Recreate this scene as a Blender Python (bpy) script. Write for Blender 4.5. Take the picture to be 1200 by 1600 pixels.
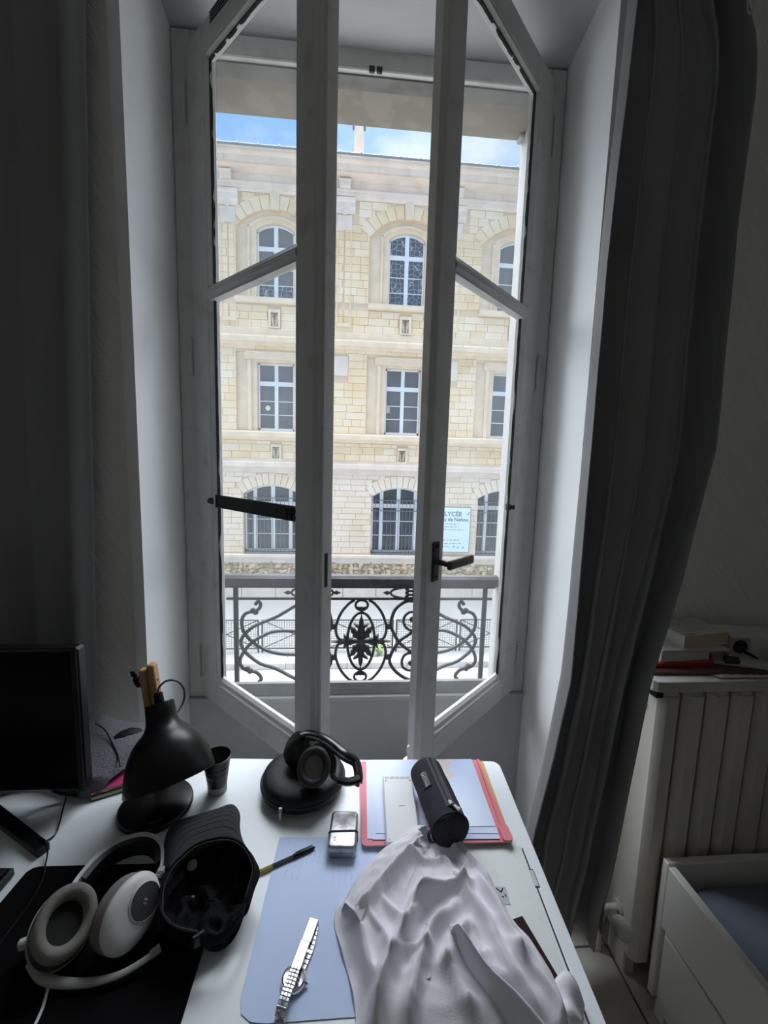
import bpy, bmesh, math, random
from mathutils import Vector, Matrix, noise
C = bpy.context.scene.collection
for o in list(bpy.data.objects): bpy.data.objects.remove(o)
R = math.radians; PI = math.pi; sin, cos = math.sin, math.cos
rnd = random.Random(7)
bpy.context.scene.cycles.max_bounces = 20; bpy.context.scene.cycles.diffuse_bounces = 10; bpy.context.scene.cycles.transparent_max_bounces = 16
# ------------------------------------------------------------------ camera
cam = bpy.data.cameras.new('camera'); co = bpy.data.objects.new('camera', cam); C.objects.link(co)
cam.sensor_fit = 'VERTICAL'; cam.sensor_height = 36; cam.sensor_width = 27; cam.lens = 650/1600*36
cam.clip_start = .02; cam.clip_end = 400
def cam_basis(yaw, pitch, roll):
    f = Vector((sin(yaw), cos(yaw), 0)); r = Vector((cos(yaw), -sin(yaw), 0)); u = Vector((0,0,1))
    f2 = f*cos(pitch) - u*sin(pitch); u2 = u*cos(pitch) + f*sin(pitch)
    r3 = r*cos(roll) + u2*sin(roll); u3 = u2*cos(roll) - r*sin(roll)
    return r3, u3, f2
_r, _u, _f = cam_basis(.082185, .122033, .028902)
co.matrix_world = Matrix(((_r.x,_u.x,-_f.x,0),(_r.y,_u.y,-_f.y,0),(_r.z,_u.z,-_f.z,1.54),(0,0,0,1)))
bpy.context.scene.camera = co
# ------------------------------------------------------------------ sky, added soft fill lamp, exposure
vs = bpy.context.scene.view_settings
vs.view_transform = 'Standard'; vs.look = 'None'; vs.gamma = 1; vs.use_curve_mapping = False; vs.exposure = 0.0
w = bpy.data.worlds.new('sky'); bpy.context.scene.world = w; w.use_nodes = True
nt = w.node_tree; nt.nodes.clear()
tc = nt.nodes.new('ShaderNodeTexCoord'); mp = nt.nodes.new('ShaderNodeMapping'); mp.inputs['Scale'].default_value = (1.6,1.6,3.2)
nz = nt.nodes.new('ShaderNodeTexNoise'); nz.inputs['Scale'].default_value = 2.4; nz.inputs['Detail'].default_value = 7; nz.inputs['Roughness'].default_value = .6
rp = nt.nodes.new('ShaderNodeValToRGB'); rp.color_ramp.elements[0].position = .36; rp.color_ramp.elements[1].position = .62
rp.color_ramp.elements[0].color = (.30,.56,1.0,1); rp.color_ramp.elements[1].color = (.78,.90,1.0,1)
bg = nt.nodes.new('ShaderNodeBackground'); bg.inputs['Strength'].default_value = 1.15; wo = nt.nodes.new('ShaderNodeOutputWorld')
L = nt.links.new
L(tc.outputs['Generated'], mp.inputs['Vector']); L(mp.outputs[0], nz.inputs['Vector']); L(nz.outputs['Fac'], rp.inputs[0]); L(rp.outputs[0], bg.inputs['Color']); L(bg.outputs[0], wo.inputs[0])
def sky_fill(name, az, el, strength, ang, col):   # az: 0 = straight ahead of the window (+y), 90 = right; where the light comes FROM
    d = bpy.data.lights.new(name, 'SUN'); d.energy = strength; d.angle = R(ang); d.color = col
    o = bpy.data.objects.new(name, d); C.objects.link(o)
    v = Vector((sin(R(az))*cos(R(el)), cos(R(az))*cos(R(el)), sin(R(el))))
    o.rotation_euler = v.to_track_quat('Z','Y').to_euler(); o.location = (0, 6, 20); return o
sky_fill('sky_fill', -16, 60, 19.0, 100, (.95,.98,1.03))  # added very wide lamp, stands in for a brighter unseen sky
# ------------------------------------------------------------------ materials
def mat(name, col, rough=.6, metal=0, var=0, vscale=8, bump=0, bscale=60, rand=0, coat=0, spec=.5, col2=None, detail=4, lo=.35, hi=.65, stretch=None):
    m = bpy.data.materials.new(name); m.use_nodes = True; n = m.node_tree.nodes; l = m.node_tree.links.new
    b = n['Principled BSDF']; b.inputs['Roughness'].default_value = rough; b.inputs['Metallic'].default_value = metal
    b.inputs['Specular IOR Level'].default_value = spec; b.inputs['Coat Weight'].default_value = coat
    c = (*col, 1); b.inputs['Base Color'].default_value = c
    src = None; vec = None
    if var or bump or col2:
        t = n.new('ShaderNodeTexCoord'); vec = t.outputs['Object']
        if stretch:
            k = n.new('ShaderNodeMapping'); k.inputs['Scale'].default_value = stretch; l(vec, k.inputs[0]); vec = k.outputs[0]
    if var or col2:
        z = n.new('ShaderNodeTexNoise'); z.inputs['Scale'].default_value = vscale; z.inputs['Detail'].default_value = detail; l(vec, z.inputs['Vector'])
        r = n.new('ShaderNodeValToRGB'); r.color_ramp.elements[0].position = lo; r.color_ramp.elements[1].position = hi
        c2 = col2 or tuple(max(0, x*(1-var)) for x in col)
        r.color_ramp.elements[0].color = (*c2, 1); r.color_ramp.elements[1].color = c
        l(z.outputs['Fac'], r.inputs[0]); src = r.outputs[0]
    if rand:
        oi = n.new('ShaderNodeObjectInfo'); hs = n.new('ShaderNodeHueSaturation')
        mr = n.new('ShaderNodeMapRange'); mr.inputs['To Min'].default_value = 1-rand; mr.inputs['To Max'].default_value = 1+rand*.4
        l(oi.outputs['Random'], mr.inputs[0]); l(mr.outputs[0], hs.inputs['Value'])
        hs.inputs['Color'].default_value = c
        if src: l(src, hs.inputs['Color'])
        src = hs.outputs[0]
    if src: l(src, b.inputs['Base Color'])
    if bump:
        z2 = n.new('ShaderNodeTexNoise'); z2.inputs['Scale'].default_value = bscale; z2.inputs['Detail'].default_value = 3; l(vec, z2.inputs['Vector'])
        bp = n.new('ShaderNodeBump'); bp.inputs['Strength'].default_value = bump; bp.inputs['Distance'].default_value = .01
        l(z2.outputs['Fac'], bp.inputs['Height']); l(bp.outputs[0], b.inputs['Normal'])
    return m
def glass_mat(name, dirt=.06, tint=(.97,.985,.98)):
    m = bpy.data.materials.new(name); m.use_nodes = True; n = m.node_tree.nodes; l = m.node_tree.links.new
    n.remove(n['Principled BSDF']); out = n['Material Output']
    tr = n.new('ShaderNodeBsdfTransparent'); tr.inputs[0].default_value = (*tint, 1)
    gl = n.new('ShaderNodeBsdfGlossy'); gl.inputs['Roughness'].default_value = .02
    lw = n.new('ShaderNodeLayerWeight'); pw = n.new('ShaderNodeMath'); pw.operation = 'POWER'; pw.inputs[1].default_value = 5; l(lw.outputs['Facing'], pw.inputs[0])
    fr = n.new('ShaderNodeMapRange'); fr.inputs['To Min'].default_value = .05; l(pw.outputs[0], fr.inputs[0])
    mx = n.new('ShaderNodeMixShader'); l(fr.outputs[0], mx.inputs[0]); l(tr.outputs[0], mx.inputs[1]); l(gl.outputs[0], mx.inputs[2])
    tl = n.new('ShaderNodeBsdfTranslucent'); tl.inputs[0].default_value = (.85,.9,.9,1)
    t = n.new('ShaderNodeTexCoord'); z = n.new('ShaderNodeTexNoise'); z.inputs['Scale'].default_value = 9; z.inputs['Detail'].default_value = 6
    l(t.outputs['Object'], z.inputs['Vector'])
    mr = n.new('ShaderNodeMapRange'); mr.inputs['From Min'].default_value = .3; mr.inputs['From Max'].default_value = .7; mr.inputs['To Min'].default_value = dirt*.7; mr.inputs['To Max'].default_value = dirt*1.4
    l(z.outputs['Fac'], mr.inputs[0])
    m2 = n.new('ShaderNodeMixShader'); l(mr.outputs[0], m2.inputs[0]); l(mx.outputs[0], m2.inputs[1]); l(tl.outputs[0], m2.inputs[2]); l(m2.outputs[0], out.inputs[0])
    return m
# ------------------------------------------------------------------ mesh builder
class MB:
    def __init__(s): s.v = []; s.f = []
    def add(s, vs, fs):
        k = len(s.v); s.v += [tuple(v) for v in vs]; s.f += [tuple(i+k for i in f) for f in fs]; return s
    def box(s, x0,x1,y0,y1,z0,z1, ch=0, M=None):
        if x0 > x1: x0,x1 = x1,x0
        if y0 > y1: y0,y1 = y1,y0
        if z0 > z1: z0,z1 = z1,z0
        c = Vector(((x0+x1)/2,(y0+y1)/2,(z0+z1)/2)); h = Vector(((x1-x0)/2,(y1-y0)/2,(z1-z0)/2))
        ch = min(ch, h.x*.9, h.y*.9, h.z*.9)
        if ch <= 0:
            vs = [c+Vector((sx*h.x,sy*h.y,sz*h.z)) for sx in (-1,1) for sy in (-1,1) for sz in (-1,1)]
            fs = [(0,1,3,2),(4,6,7,5),(0,4,5,1),(2,3,7,6),(0,2,6,4),(1,5,7,3)]
        else:
            vs = []; idx = {}
            for sx in (-1,1):
                for sy in (-1,1):
                    for sz in (-1,1):
                        for a in range(3):
                            d = [h.x-ch,h.y-ch,h.z-ch]; d[a] += ch
                            idx[sx,sy,sz,a] = len(vs); vs.append(c+Vector((sx*d[0],sy*d[1],sz*d[2])))
            fs = []
            I = idx
            for sg in (-1,1):
                q = [(sg,-1,-1),(sg,1,-1),(sg,1,1),(sg,-1,1)]
                for a in range(3):
                    f = []
                    for (p,b,d) in q:
                        t = [0,0,0]; t[a] = p; t[(a+1)%3] = b; t[(a+2)%3] = d; f.append(I[t[0],t[1],t[2],a])
                    fs.append(tuple(f) if sg > 0 else tuple(reversed(f)))
            for a in range(3):
                b, d = (a+1)%3, (a+2)%3
                for sb in (-1,1):
                    for sd in (-1,1):
                        t0 = [0,0,0]; t1 = [0,0,0]; t0[a] = -1; t1[a] = 1; t0[b] = t1[b] = sb; t0[d] = t1[d] = sd
                        f = (I[(*t0,b)],I[(*t1,b)],I[(*t1,d)],I[(*t0,d)])
                        fs.append(f if sb*sd > 0 else tuple(reversed(f)))
            for sx in (-1,1):
                for sy in (-1,1):
                    for sz in (-1,1):
                        f = (I[sx,sy,sz,0],I[sx,sy,sz,1],I[sx,sy,sz,2]); fs.append(f if sx*sy*sz > 0 else tuple(reversed(f)))
        if M: vs = [M @ Vector(v) for v in vs]
        return s.add(vs, fs)
    def prism(s, poly, a, b, axis='z', M=None):      # extrude a polygon (list of 2d points) from a to b along axis
        mk = {'z': lambda p,t:(p[0],p[1],t), 'y': lambda p,t:(p[0],t,p[1]), 'x': lambda p,t:(t,p[0],p[1])}[axis]
        n = len(poly); vs = [Vector(mk(p,a)) for p in poly] + [Vector(mk(p,b)) for p in poly]
        if M: vs = [M @ v for v in vs]
        fs = [tuple(reversed(range(n))), tuple(range(n,2*n))] + [(i,(i+1)%n,n+(i+1)%n,n+i) for i in range(n)]
        return s.add(vs, fs)
    def tube(s, pts, r, n=8, closed=False, flat=None, up=None, caps=True):
        P = [Vector(p) for p in pts]; m = len(P); rr = r if isinstance(r,(list,tuple)) else [r]*m
        vs = []; N = None
        for i in range(m):
            if closed: t = P[(i+1)%m]-P[i-1]
            else: t = P[min(i+1,m-1)]-P[max(i-1,0)]
            if t.length < 1e-9: t = Vector((0,0,1))
            t.normalize()
            if N is None:
                a = Vector(up) if up else (Vector((0,0,1)) if abs(t.z) < .9 else Vector((1,0,0)))
            else: a = Vector(up) if up else N
            N = (a - t*a.dot(t))
            if N.length < 1e-6: N = t.orthogonal()
            N.normalize(); B = t.cross(N)
            for k in range(n):
                an = 2*PI*k/n + (PI/4 if n == 4 else 0); ca, sa = cos(an), sin(an)
                q = 1.4142 if n == 4 else 1
                f1, f2 = (flat if flat else (1,1))
                vs.append(P[i] + N*(ca*rr[i]*f1*q) + B*(sa*rr[i]*f2*q))
        fs = []
        for i in range(m if closed else m-1):
            j = (i+1)%m
            for k in range(n): fs.append((i*n+k, i*n+(k+1)%n, j*n+(k+1)%n, j*n+k))
        if not closed and caps: fs += [tuple(reversed(range(n))), tuple(range((m-1)*n, m*n))]
        return s.add(vs, fs)
    def lathe(s, prof, n=32, M=None, sx=1, sy=1, cap=True):
        vs = []; fs = []; m = len(prof)
        for (r,z) in prof:
            for k in range(n): vs.append(Vector((r*sx*cos(2*PI*k/n), r*sy*sin(2*PI*k/n), z)))
        for i in range(m-1):
            for k in range(n): fs.append((i*n+k, i*n+(k+1)%n, (i+1)*n+(k+1)%n, (i+1)*n+k))
        if cap: fs += [tuple(reversed(range(n))), tuple(range((m-1)*n, m*n))]
        if M: vs = [M @ v for v in vs]
        return s.add(vs, fs)
    def grid(s, fn, nu, nv, wrap=False, M=None):
        vs = [Vector(fn(i/(nu-(0 if wrap else 1)), j/(nv-1))) for j in range(nv) for i in range(nu)]
        if M: vs = [M @ v for v in vs]
        fs = []
        for j in range(nv-1):
            for i in range(nu if wrap else nu-1):
                a = j*nu+i; b = j*nu+(i+1)%nu; fs.append((a,b,b+nu,a+nu))
        return s.add(vs, fs)
    def ball(s, c, r, n=10, sc=(1,1,1), M=None):
        prof = [(max(.0005, r*sin(PI*i/n)), -r*cos(PI*i/n)) for i in range(n+1)]
        T = (M or Matrix()) @ Matrix.Translation(c) @ Matrix.Diagonal((*sc,1))
        return s.lathe(prof, n+4, T)
    def text(s, body, size, M, ext=.0002, font=None, align='CENTER', bold=0):
        cu = bpy.data.curves.new('t','FONT'); cu.body = body; cu.size = size; cu.extrude = ext; cu.align_x = align; cu.align_y = 'CENTER'; cu.resolution_u = 2; cu.offset = bold
        o = bpy.data.objects.new('t', cu); C.objects.link(o)
        dg = bpy.context.evaluated_depsgraph_get(); me = bpy.data.meshes.new_from_object(o.evaluated_get(dg))
        s.add([M @ v.co for v in me.vertices], [tuple(p.vertices) for p in me.polygons])
        bpy.data.objects.remove(o); bpy.data.curves.remove(cu); bpy.data.meshes.remove(me); return s
    def build(s, name, m, parent=None, smooth=False, loc=(0,0,0), angle=35, solid=0, subsurf=0, bevel=0):
        base = Vector(parent['_w']) if parent is not None else Vector(loc)
        me = bpy.data.meshes.new(name); me.from_pydata([Vector(v)-base for v in s.v], [], s.f)
        bm = bmesh.new(); bm.from_mesh(me); bmesh.ops.recalc_face_normals(bm, faces=bm.faces); bm.to_mesh(me); bm.free()
        if smooth:
            me.polygons.foreach_set('use_smooth', [True]*len(me.polygons))
            if angle < 180: me.set_sharp_from_angle(angle=R(angle))
        me.update()
        o = bpy.data.objects.new(name, me); C.objects.link(o)
        if m: me.materials.append(m)
        if parent is not None: o.parent = parent
        else: o.location = base
        o['_w'] = list(base)
        if bevel: k = o.modifiers.new('bevel','BEVEL'); k.width = bevel; k.segments = 2; k.limit_method = 'ANGLE'
        if solid: k = o.modifiers.new('solid','SOLIDIFY'); k.thickness = solid; k.offset = 0
        if subsurf: k = o.modifiers.new('sub','SUBSURF'); k.levels = k.render_levels = subsurf
        return o
def tag(o, label=None, cat=None, group=None, kind=None):
    if label: o['label'] = label
    if cat: o['category'] = cat
    if group: o['group'] = group
    if kind: o['kind'] = kind
    return o
def thing(name, loc, label=None, cat=None, group=None, kind=None):
    o = bpy.data.objects.new(name, None); C.objects.link(o); o.location = loc; o['_w'] = list(loc); o.empty_display_size = .05
    return tag(o, label, cat, group, kind)
def child(name, me, parent, loc, scale=(1,1,1), rot=(0,0,0)):   # a piece sharing mesh data, placed at a world point
    o = bpy.data.objects.new(name, me); C.objects.link(o); o.parent = parent
    o.location = Vector(loc)-Vector(parent['_w']); o.scale = scale; o.rotation_euler = rot; return o
def RT(loc, rx=0, ry=0, rz=0): return Matrix.Translation(loc) @ Matrix.Rotation(rz,4,'Z') @ Matrix.Rotation(ry,4,'Y') @ Matrix.Rotation(rx,4,'X')
def axes(loc, x, y, z): return Matrix(((x[0],y[0],z[0],loc[0]),(x[1],y[1],z[1],loc[1]),(x[2],y[2],z[2],loc[2]),(0,0,0,1)))
def smoothpts(P, k=4, closed=False):                             # Catmull-Rom
    P = [Vector(p) for p in P]; n = len(P); out = []
    for i in range(n if closed else n-1):
        g = (lambda j: P[j % n]) if closed else (lambda j: P[min(max(j,0),n-1)])
        a,b,c,d = g(i-1),g(i),g(i+1),g(i+2)
        for q in range(k):
            t = q/k; out.append(.5*((2*b)+(c-a)*t+(2*a-5*b+4*c-d)*t*t+(3*b-a-3*c+d)*t**3))
    if not closed: out.append(P[-1])
    return out
def lerp(a,b,t): return a+(b-a)*t
def table(T, x):                                                 # piecewise linear lookup, T sorted by x
    if x <= T[0][0]: return T[0][1]
    for (x0,y0),(x1,y1) in zip(T,T[1:]):
        if x <= x1: return lerp(y0,y1,(x-x0)/(x1-x0))
    return T[-1][1]
# palette
PLAST = mat('white plaster', (.86,.87,.88), .75, var=.06, vscale=3, bump=.08, bscale=25)
WALLP = mat('woven wallpaper', (.80,.79,.76), .85)
def _weave(m):
    n = m.node_tree.nodes; l = m.node_tree.links.new; t = n.new('ShaderNodeTexCoord'); k = n.new('ShaderNodeMapping'); k.inputs['Rotation'].default_value = (0,R(35),0)
    wv = n.new('ShaderNodeTexWave'); wv.inputs['Scale'].default_value = 55; wv.inputs['Distortion'].default_value = .5; wv.bands_direction = 'X'
    l(t.outputs['Object'], k.inputs[0]); l(k.outputs[0], wv.inputs[0]); bp = n.new('ShaderNodeBump'); bp.inputs['Strength'].default_value = .5; bp.inputs['Distance'].default_value = .004
    l(wv.outputs['Fac'], bp.inputs['Height']); l(bp.outputs[0], n['Principled BSDF'].inputs['Normal'])
_weave(WALLP)
ROOMW = mat('room paint', (.90,.89,.86), .85, bump=.05, bscale=40)
WPAINT = mat('old white gloss paint', (.60,.60,.585), .45, col2=(.51,.50,.47), vscale=14, bump=.1, bscale=30, lo=.3, hi=.45)
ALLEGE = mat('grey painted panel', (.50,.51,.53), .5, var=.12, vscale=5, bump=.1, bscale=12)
GLASS = glass_mat('window glass', .045)
BLACKP = mat('black plastic', (.006,.006,.0065), .35, spec=.3)
MATTEB = mat('matte black', (.007,.007,.008), .6, spec=.25, bump=.05, bscale=300)
DESKM = mat('white desk laminate', (.82,.87,.91), .35, var=.05, vscale=6)

def stone_mat(name, c1, c2, c3, rand=.16):      # limestone: patchy over the wall, each block a little different
    m = mat(name, c1, .85, bump=.15, bscale=25); n = m.node_tree.nodes; l = m.node_tree.links.new
    g = n.new('ShaderNodeNewGeometry'); z = n.new('ShaderNodeTexNoise'); z.inputs['Scale'].default_value = .75; z.inputs['Detail'].default_value = 6; l(g.outputs['Position'], z.inputs['Vector'])
    v = n.new('ShaderNodeTexWhiteNoise'); sn = n.new('ShaderNodeVectorMath'); sn.operation = 'SNAP'; sn.inputs[1].default_value = (.55,9,.245); l(g.outputs['Position'], sn.inputs[0]); l(sn.outputs[0], v.inputs['Vector'])
    oi = n.new('ShaderNodeObjectInfo'); ad = n.new('ShaderNodeMath'); ad.operation = 'MULTIPLY_ADD'; ad.inputs[1].default_value = .22; l(oi.outputs['Random'], ad.inputs[0]); l(z.outputs['Fac'], ad.inputs[2])
    a2 = n.new('ShaderNodeMath'); a2.operation = 'MULTIPLY_ADD'; a2.inputs[1].default_value = .12; l(v.outputs['Value'], a2.inputs[0]); l(ad.outputs[0], a2.inputs[2])
    r = n.new('ShaderNodeValToRGB'); e = r.color_ramp.elements; e[0].position = .42; e[0].color = (*c3,1); e[1].position = .92; e[1].color = (*c1,1)
    k = e.new(.66); k.color = (*c2,1)
    l(a2.outputs[0], r.inputs[0]); l(r.outputs[0], n['Principled BSDF'].inputs['Base Color']); return m
# ================================================================== ROOM
YW, YD, YO = 1.20, 1.48, 1.753
tag(MB().box(-1.9,1.95,-1.95,1.95,-.12,-.012).build('floor', mat('tile grout', (.17,.16,.15), .9)), kind='structure')
fl = bpy.data.objects['floor']
TILE = mat('beige floor tile', (.55,.52,.47), .4, var=.15, vscale=4, rand=.12)
_tm = MB().box(-.5,.5,-.5,.5,-.012,0).build('tile', TILE, fl); tme = _tm.data
_b = MB().box(-.163,.163,-.163,.163,-.012,0,.0025); tme.clear_geometry(); tme.from_pydata(_b.v, [], _b.f); first = True
for i in range(-8,4):
    for j in range(-9,1):
        cx, cy = .858+.332*i+.166, 1.108+.332*j-.166
        if first: _tm.location = (cx,cy,0); first = False
        else: child('tile', tme, fl, (cx,cy,0))
for i in range(-8,4): child('tile', tme, fl, (.858+.332*i+.166, 1.154,0), (1,.27,1))
def struct(name, mb, m, **k): return tag(mb.build(name, m, **k), kind='structure')
struct('ceiling', MB().box(-1.9,1.95,-1.95,1.2,3.1,3.2), ROOMW)
struct('wall_left', MB().box(-2.0,-1.9,-1.95,1.2,-.02,3.2), ROOMW)
struct('wall_right', MB().box(1.95,2.05,-1.95,1.2,-.02,3.2), ROOMW)
struct('wall_back', MB().box(-2.0,2.05,-2.05,-1.95,-.02,3.2), mat('dim back wall', (.8,.79,.76), .9))
# front wall around the window niche (papered), its jambs and its head
xl0, xl1, xr0, xr1 = -.580, -.574, .684, .688
struct('wall_front', MB().prism([(-1.9,YW),(xl0-.004,YW),(xl1-.05,YO-.2),(-1.9,YO-.2)],-.02,3.1)
    .prism([(1.95,YW),(xr0+.004,YW),(xr1+.05,YO-.2),(1.95,YO-.2)],-.02,3.1)
    .box(xl0,xr0,YW,YO-.2,2.9,3.1), WALLP)
struct('wall_niche_left', MB().grid(lambda u,v:(lerp(xl0,xl1,u)+.006*sin(PI*u)*(.5+.5*sin(7*v)), lerp(YW-.002,YD+.02,u), lerp(-.01,2.87,v)),14,40)
    .box(xl0-.03,xl0+.0006,YW-.003,YW+.01,-.01,2.9), PLAST, smooth=True)
struct('wall_niche_right', MB().grid(lambda u,v:(lerp(xr0,xr1,u)-.004*sin(PI*u)*(.5+.5*sin(5*v)), lerp(YW-.002,YD+.02,u), lerp(-.01,2.87,v)),14,40)
    .box(xr0-.0006,xr0+.03,YW-.003,YW+.01,-.01,2.9), PLAST, smooth=True)
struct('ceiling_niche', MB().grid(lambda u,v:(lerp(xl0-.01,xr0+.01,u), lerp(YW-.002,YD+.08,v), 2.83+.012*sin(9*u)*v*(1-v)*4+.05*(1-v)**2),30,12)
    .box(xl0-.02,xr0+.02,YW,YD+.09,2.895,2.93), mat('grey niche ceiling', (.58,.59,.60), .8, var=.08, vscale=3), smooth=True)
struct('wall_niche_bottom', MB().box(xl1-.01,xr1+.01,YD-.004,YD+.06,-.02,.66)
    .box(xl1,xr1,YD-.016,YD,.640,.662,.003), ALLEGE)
# exterior thickness of our own wall: painted jambs, head and stone sill
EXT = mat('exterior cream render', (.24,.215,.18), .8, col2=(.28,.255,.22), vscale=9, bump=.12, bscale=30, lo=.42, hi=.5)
EXTW = mat('exterior white jamb', (.48,.48,.47), .7, var=.12, vscale=6, bump=.1)
struct('wall_outer', MB().box(-3.0,-.60,1.56,YO,-1.2,4.2).box(.72,3.1,1.56,YO,-1.2,4.2).box(-.6,.72,1.56,YO,2.801,4.2).box(-.6,.72,1.56,YO,-1.2,.5), EXT)
struct('trim_1', MB().box(-.60,-.527,1.555,YO-.002,.5,2.80,.004).box(.640,.72,1.555,YO-.002,.5,2.80,.004).box(.622,.640,1.71,YO-.002,2.783,2.80,.004).box(-.527,.640,1.556,1.574,2.786,2.801,.002), EXTW)
struct('trim_2', MB().prism([(1.5,.60),(1.80,.53),(1.80,.47),(1.5,.47)],-.58,.70,'x'), EXTW)
struct('baseboard_right', MB().box(xr0+.031,1.95,YW-.014,YW-.001,0,.09,.003), WPAINT)

# ================================================================== WINDOW 1: fixed frame + two casements swung inwards
win = thing('window_1', (.06,YD,.66), kind='structure')
fr = MB()
fr.box(-.573,-.514,YD,1.555,.66,2.829,.004).box(.634,.686,YD,1.555,.66,2.829,.004)
fr.box(-.5145,.6345,YD+.001,1.554,2.768,2.8285,.003)
MB().box(-.514,.634,1.500,1.553,2.763,2.7685).build('head_shade', mat('painted head shade', (.22,.215,.20), .7, var=.3, vscale=12), win)  # dark strip that paints in the shade under the window head
fr.box(-.514,-.498,1.52,1.555,.68,2.768,.003).box(.618,.634,1.52,1.555,.68,2.768,.003)
fr.build('frame', WPAINT, win)
MB().prism([(YD,.664),(YD,.709),(YD+.006,.7115),(1.53,.690),(1.60,.640),(1.60,.62),(1.5,.62)],-.5145,.6345,'x').build('sill', mat('grimy sill paint', (.34,.345,.34), .5, var=.25, vscale=10), win)
lk = MB(); DK = mat('dark iron', (.03,.03,.032), .5)
for dx in (-.012,.012): lk.box(.055+dx-.009,.055+dx+.009,YD-.008,YD+.002,2.758,2.776,.002)
lk.build('bolt_keeper', DK, win)
GASK = mat('black cracked putty', (.012,.011,.010), .8, bump=.4, bscale=120)
BRONZE = mat('dark bronze', (.06,.055,.05), .4, .6)
def casement(side, hx, ang):
    # local frame: s from hinge to free edge, t outwards from the room face, z up
    sd = Vector((cos(ang)*-side, -sin(ang), 0)); td = Vector((sin(ang)*-side, cos(ang), 0))
    M = axes((hx, YD-.004, 0), sd, td, (0,0,1))
    T = .042; W0 = .608; zb, zt = .672, 2.782
    f = MB()
    f.box(0,.100,0,T,zb,zt,.003,M).box(.540,W0,0,T,zb,zt,.003,M)          # stiles
    f.box(.0995,.5405,.001,T-.001,zb,.742,.003,M).box(.0995,.5405,.001,T-.001,2.706,zt,.003,M)
    # mouldings round the glass (sloped beads)
    for (z0,z1) in ((.742,2.020),(2.064,2.706)):
        for (a,b,c,d) in ((.100,z0,.100,z1),(.540,z1,.540,z0)):
            k = 1 if a < .3 else -1
            f.prism([(a,.004),(a+.006*k,.004),(a+.016*k,.020),(a,.020)], z0, z1, 'z', M)
    f.prism([(.004,.741),(.004,.750),(.010,.754),(.012,.764),(.020,.772),(.030,.772),(.030,.741)], .100,.540,'x',M)
    f.prism([(.004,2.707),(.004,2.700),(.018,2.692),(.028,2.692),(.028,2.707)], .100,.540,'x',M)
    if side < 0:   # the leaf that carries the rounded meeting bead
        f.tube([M @ Vector((W0-.004,.018,zb+.004)), M @ Vector((W0-.004,.018,zt-.004))], .016, 12)
        f.box(W0-.002,W0+.018,.014,T+.012,zb+.004,zt-.004,.004,M)
    else:
        f.prism([(W0-.002,.004),(W0+.012,.012),(W0+.012,.034),(W0-.002,T)], zb+.003, zt-.003,'z',M)
    c = f.build('casement', WPAINT, win)
    g = MB(); g.prism([(.004,2.020),(.004,2.026),(-.004,2.034),(-.004,2.040),(.0,2.046),(.0,2.050),(.008,2.064),(.030,2.064),(.030,2.020)], .0995,.5405,'x',M)
    g.build('glazing_bar', WPAINT, c)
    for (z0,z1) in ((.762,2.024),(2.060,2.700)):
        MB().add([M @ Vector(p) for p in ((.101,.023,z0),(.539,.023,z0),(.539,.023,z1),(.101,.023,z1))],[(0,1,2,3)]).build('glass_pane', GLASS, c)
    q = MB()
    def strip(a0,b0,a1,b1,n=40):
        k0 = rnd.random()*50; W_ = [.0075+.006*noise.noise(Vector((k0+i*.35,1,1)))+.002*rnd.random() for i in range(n+1)]
        if abs(a1-a0) < 1e-6: q.prism([(a0,b0),(a0,b1)]+[(a0+W_[i],lerp(b0,b1,i/n)) for i in range(n,-1,-1)], .0140,.0215,'y',M)
        else: q.prism([(a0,b0),(a1,b0)]+[(lerp(a0,a1,i/n),b0-W_[i]) for i in range(n,-1,-1)], .0140,.0215,'y',M)
    strip(.108,.775,.108,2.02); strip(.108,2.066,.108,2.695); strip(.11,2.699,.535,2.699)
    q.build('putty', GASK, c)
    h = MB()
    for z in (.80,1.86,2.62):
        h.tube([M @ Vector((-.006,-.006,z-.055)), M @ Vector((-.006,-.006,z+.055))], .0065, 10)
        h.ball(M @ Vector((-.006,-.006,z+.058)), .0075, 8)
    h.build('hinge', WPAINT, c)
    return c, M
cl, ML = casement(-1, hx=-.526, ang=.78)
cr, MR = casement(1, hx=.646, ang=.762)
# flat iron bar left across the outside of the left leaf
ib = MB().box(.092,.541,.008,.013,1.372,1.414,.0015,ML)
for s_ in (.49,.51,.53):
    for z in (1.384,1.402): ib.lathe([(.009,0),(.009,.004),(.004,.006)],12, ML @ RT((s_,.009,z),rx=PI/2))
ib.build('iron_bar', mat('weathered iron', (.012,.013,.013), .6, var=.5, vscale=40, spec=.3, bump=.3, bscale=90), cl)
bl = MB().lathe([(.010,-.004),(.012,.0),(.010,.006),(.006,.012)],12, ML @ RT((.094,.002,1.393), rx=PI/2)).box(.086,.104,.0,.009,1.382,1.404,.002,ML)
bl.build('bolt', DK, cl)
MB().lathe([(.010,-.004),(.011,.004),(.007,.012)],12, MR @ RT((.100,.012,1.392), rx=PI/2)).box(.09,.112,.008,.03,1.38,1.404,.003,MR).build('bolt', DK, cr)
# lever handle of the right leaf
hd = MB().box(.562,.590,-.006,.0005,1.222,1.330,.002,MR)
hd.build('handle_plate', BRONZE, cr)
hl = MB().tube([MR @ Vector((.576,-.004,1.276)), MR @ Vector((.576,-.046,1.276))], .008, 10)
hl.box(.462,.584,-.056,-.042,1.262,1.286,.004,MR); hl.build('handle', BRONZE, cr)
MB().lathe([(.005,0),(.005,.004)],10, MR @ RT((.576,-.005,1.318), rx=PI/2)).lathe([(.005,0),(.005,.004)],10, MR @ RT((.576,-.005,1.234), rx=PI/2)).build('screw', BLACKP, cr)
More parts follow.
